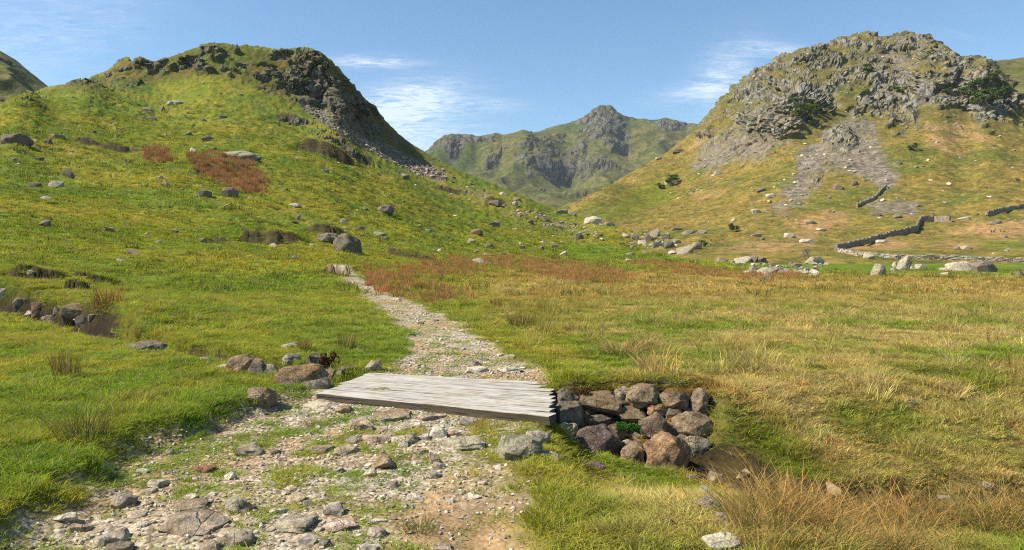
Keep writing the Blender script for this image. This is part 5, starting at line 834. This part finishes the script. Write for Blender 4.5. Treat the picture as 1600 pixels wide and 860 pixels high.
# fern on the wall, heather by the bridge
def plant(name, px, pb, wpx, hpx, depth, mat, n, lab, cat, size=.09):
    y = depth; x = (px-800)/F*y; z = EYE-(pb-HZ)*y/F; r = random.Random(int(px)); lobes = [(r.uniform(-.38, .38), r.uniform(-.3, .3), r.uniform(.15, .75), r.uniform(.14, .26)) for i in range(9)]
    e = bpy.data.objects.new(name, None); COL.objects.link(e); e.location = (x, y, z); W, Hh = wpx*y/F, hpx*y/F; e.scale = (W, W*.7, Hh)
    o = bpy.data.objects.new('foliage', leaves('foliage', ML[mat], int(px), n, lobes, size)); COL.objects.link(o); o.parent = e
    st = [((0, 0, -.2), (l[0], l[1], l[2]), .02, .008) for l in lobes]; o = bpy.data.objects.new('stems', limb_mesh('stems', st, m_bark)); COL.objects.link(o); o.parent = e; tagged(e, lab, cat)
plant('fern', 984, 679, 50, 26, 7.75, 'fern', 520, 'fresh green ferny plant growing out of the retaining wall', 'plant', .07)
for px_, pb_, w_, h_, dp_, lab_ in ((1078, 622, 74, 24, 8.5, 'brown mossy cushion crowning the right end of the retaining wall'), (958, 618, 60, 14, 8.62, 'orange brown moss draped along the top of the retaining wall'), (1032, 612, 40, 12, 8.66, 'small mossy cushion behind the tallest top stone of the wall')): plant('moss_cushion', px_, pb_, w_, h_, dp_, 'moss', 700, lab_, 'moss', .05)
x, y, z = hit(514, 578, ('ground',)); plant('heather', 514, 578, 30, 34, y, 'red', 500, 'dark red heather clump by the dark angular boulder', 'plant', .07)
plant('bilberry', 905, 622, 34, 20, 8.42, 'red', 380, 'reddish moss clump on top of the wall beside the bridge', 'plant', .06)

# ------------------------------------------------------------------ drystone walls across the valley
def drystone(name, pts, hpx, lab, sheets=None, n_course=4, tone='g', seed=0):
    W = []
    for a, c in pts:
        h_ = hit(a, c, sheets)
        if h_: W.append(Vector(h_))
    r = random.Random(seed); vs, fs, base = [], [], W[0].copy(); tot = 0
    for a, c in zip(W[:-1], W[1:]):
        d = c-a; ln = Vector((d.x, d.y)).length; ux = Vector((d.x, d.y, 0)).normalized(); nx = Vector((-ux.y, ux.x, 0)); hh = hpx*(a.y+c.y)/2/F; ch = hh/n_course
        for k in range(n_course):
            s = -r.uniform(0, .3); thick = .30-.10*k/n_course
            while s < ln:
                l_ = r.uniform(.5, 1.1); t = min(max((s+l_/2)/max(ln, .01), 0), 1); p = a.lerp(c, t)-base; zz = p.z-.15+k*ch+r.uniform(-.03, .03); j = [r.uniform(-.09, .09) for q in range(8)]; i0 = len(vs); hk = ch*(1.02 if k < n_course-1 else r.uniform(.7, 1.5))
                for q, (sx_, sy_, sz_) in enumerate([(-1, -1, 0), (1, -1, 0), (1, 1, 0), (-1, 1, 0), (-1, -1, 1), (1, -1, 1), (1, 1, 1), (-1, 1, 1)]):
                    v = p+ux*(sx_*l_*.47+j[q])+nx*(sy_*thick+j[(q+3) % 8]); vs.append((v.x, v.y, zz+sz_*hk*.97+j[(q+5) % 8]*.6))
                fs += [tuple(i0+q for q in f_) for f_ in ((0, 3, 2, 1), (4, 5, 6, 7), (0, 1, 5, 4), (1, 2, 6, 5), (2, 3, 7, 6), (3, 0, 4, 7))]; s += l_
    o = bpy.data.objects.new(name, link_mesh(name, vs, fs, M_ROCK)); COL.objects.link(o); o.location = base; o.color = (*TONE[tone], 1); return tagged(o, lab, 'stone wall', kind='thing')
drystone('drystone_wall', [(1306, 391), (1325, 387), (1345, 383), (1370, 376), (1395, 369), (1415, 365), (1431, 361), (1436, 351), (1440, 347), (1460, 346), (1484, 347)], 9.5, 'dark drystone wall climbing from the valley wall corner to a bend', ('fell',), 3, 'g', 1)
drystone('drystone_wall', [(1312, 394), (1340, 400), (1400, 404), (1450, 405), (1500, 406), (1550, 408), (1600, 410), (1680, 413)], 7.5, 'long pale drystone wall along the foot of the right fell', None, 3, 'w', 2)
drystone('drystone_wall', [(1542, 338), (1560, 333), (1580, 329), (1600, 326), (1650, 318)], 8, 'dark drystone wall running off the right picture edge', ('fell',), 3, 'g', 3)
drystone('drystone_wall', [(1339, 325), (1347, 320), (1358, 316), (1366, 312), (1374, 304), (1385, 293)], 6, 'short broken wall climbing towards the scree tongue', ('fell',), 2, 'g', 4)

# ------------------------------------------------------------------ air
hz = bpy.data.meshes.new('haze'); bmh = bmesh.new(); bmesh.ops.create_cube(bmh, size=1.); bmh.to_mesh(hz); bmh.free()
o = bpy.data.objects.new('haze', hz); COL.objects.link(o); o.scale = (7400, 7400, 541); o.location = (0, 0, -41+541/2)
m_ = bpy.data.materials.new('haze_air'); m_.use_nodes = True; m_.node_tree.nodes.clear(); b = NB(m_.node_tree); v = b.n('ShaderNodeVolumePrincipled'); v.inputs['Color'].default_value = (.80, .89, 1, 1); v.inputs['Density'].default_value = .00005
ou = b.n('ShaderNodeOutputMaterial'); m_.node_tree.links.new(v.outputs[0], ou.inputs['Volume']); hz.materials.append(m_); tagged(o, 'thin bluish haze filling the valley air', 'haze', kind='stuff')
rw['kind'] = 'thing'
for o in COL.objects:                       # the pair of erect stones in the meadow
    if o.get('label') == 'tall leaning slab, right of the standing pair': o.data = HI[1]; o.rotation_euler = (0, .42, .15); o.scale = (1.15, .9, 2.35); o.location.z += .05
    if o.get('label') == 'squat pale standing stone, left of the pair': o.data = HI[3]; o.rotation_euler = (0, .12, .2)
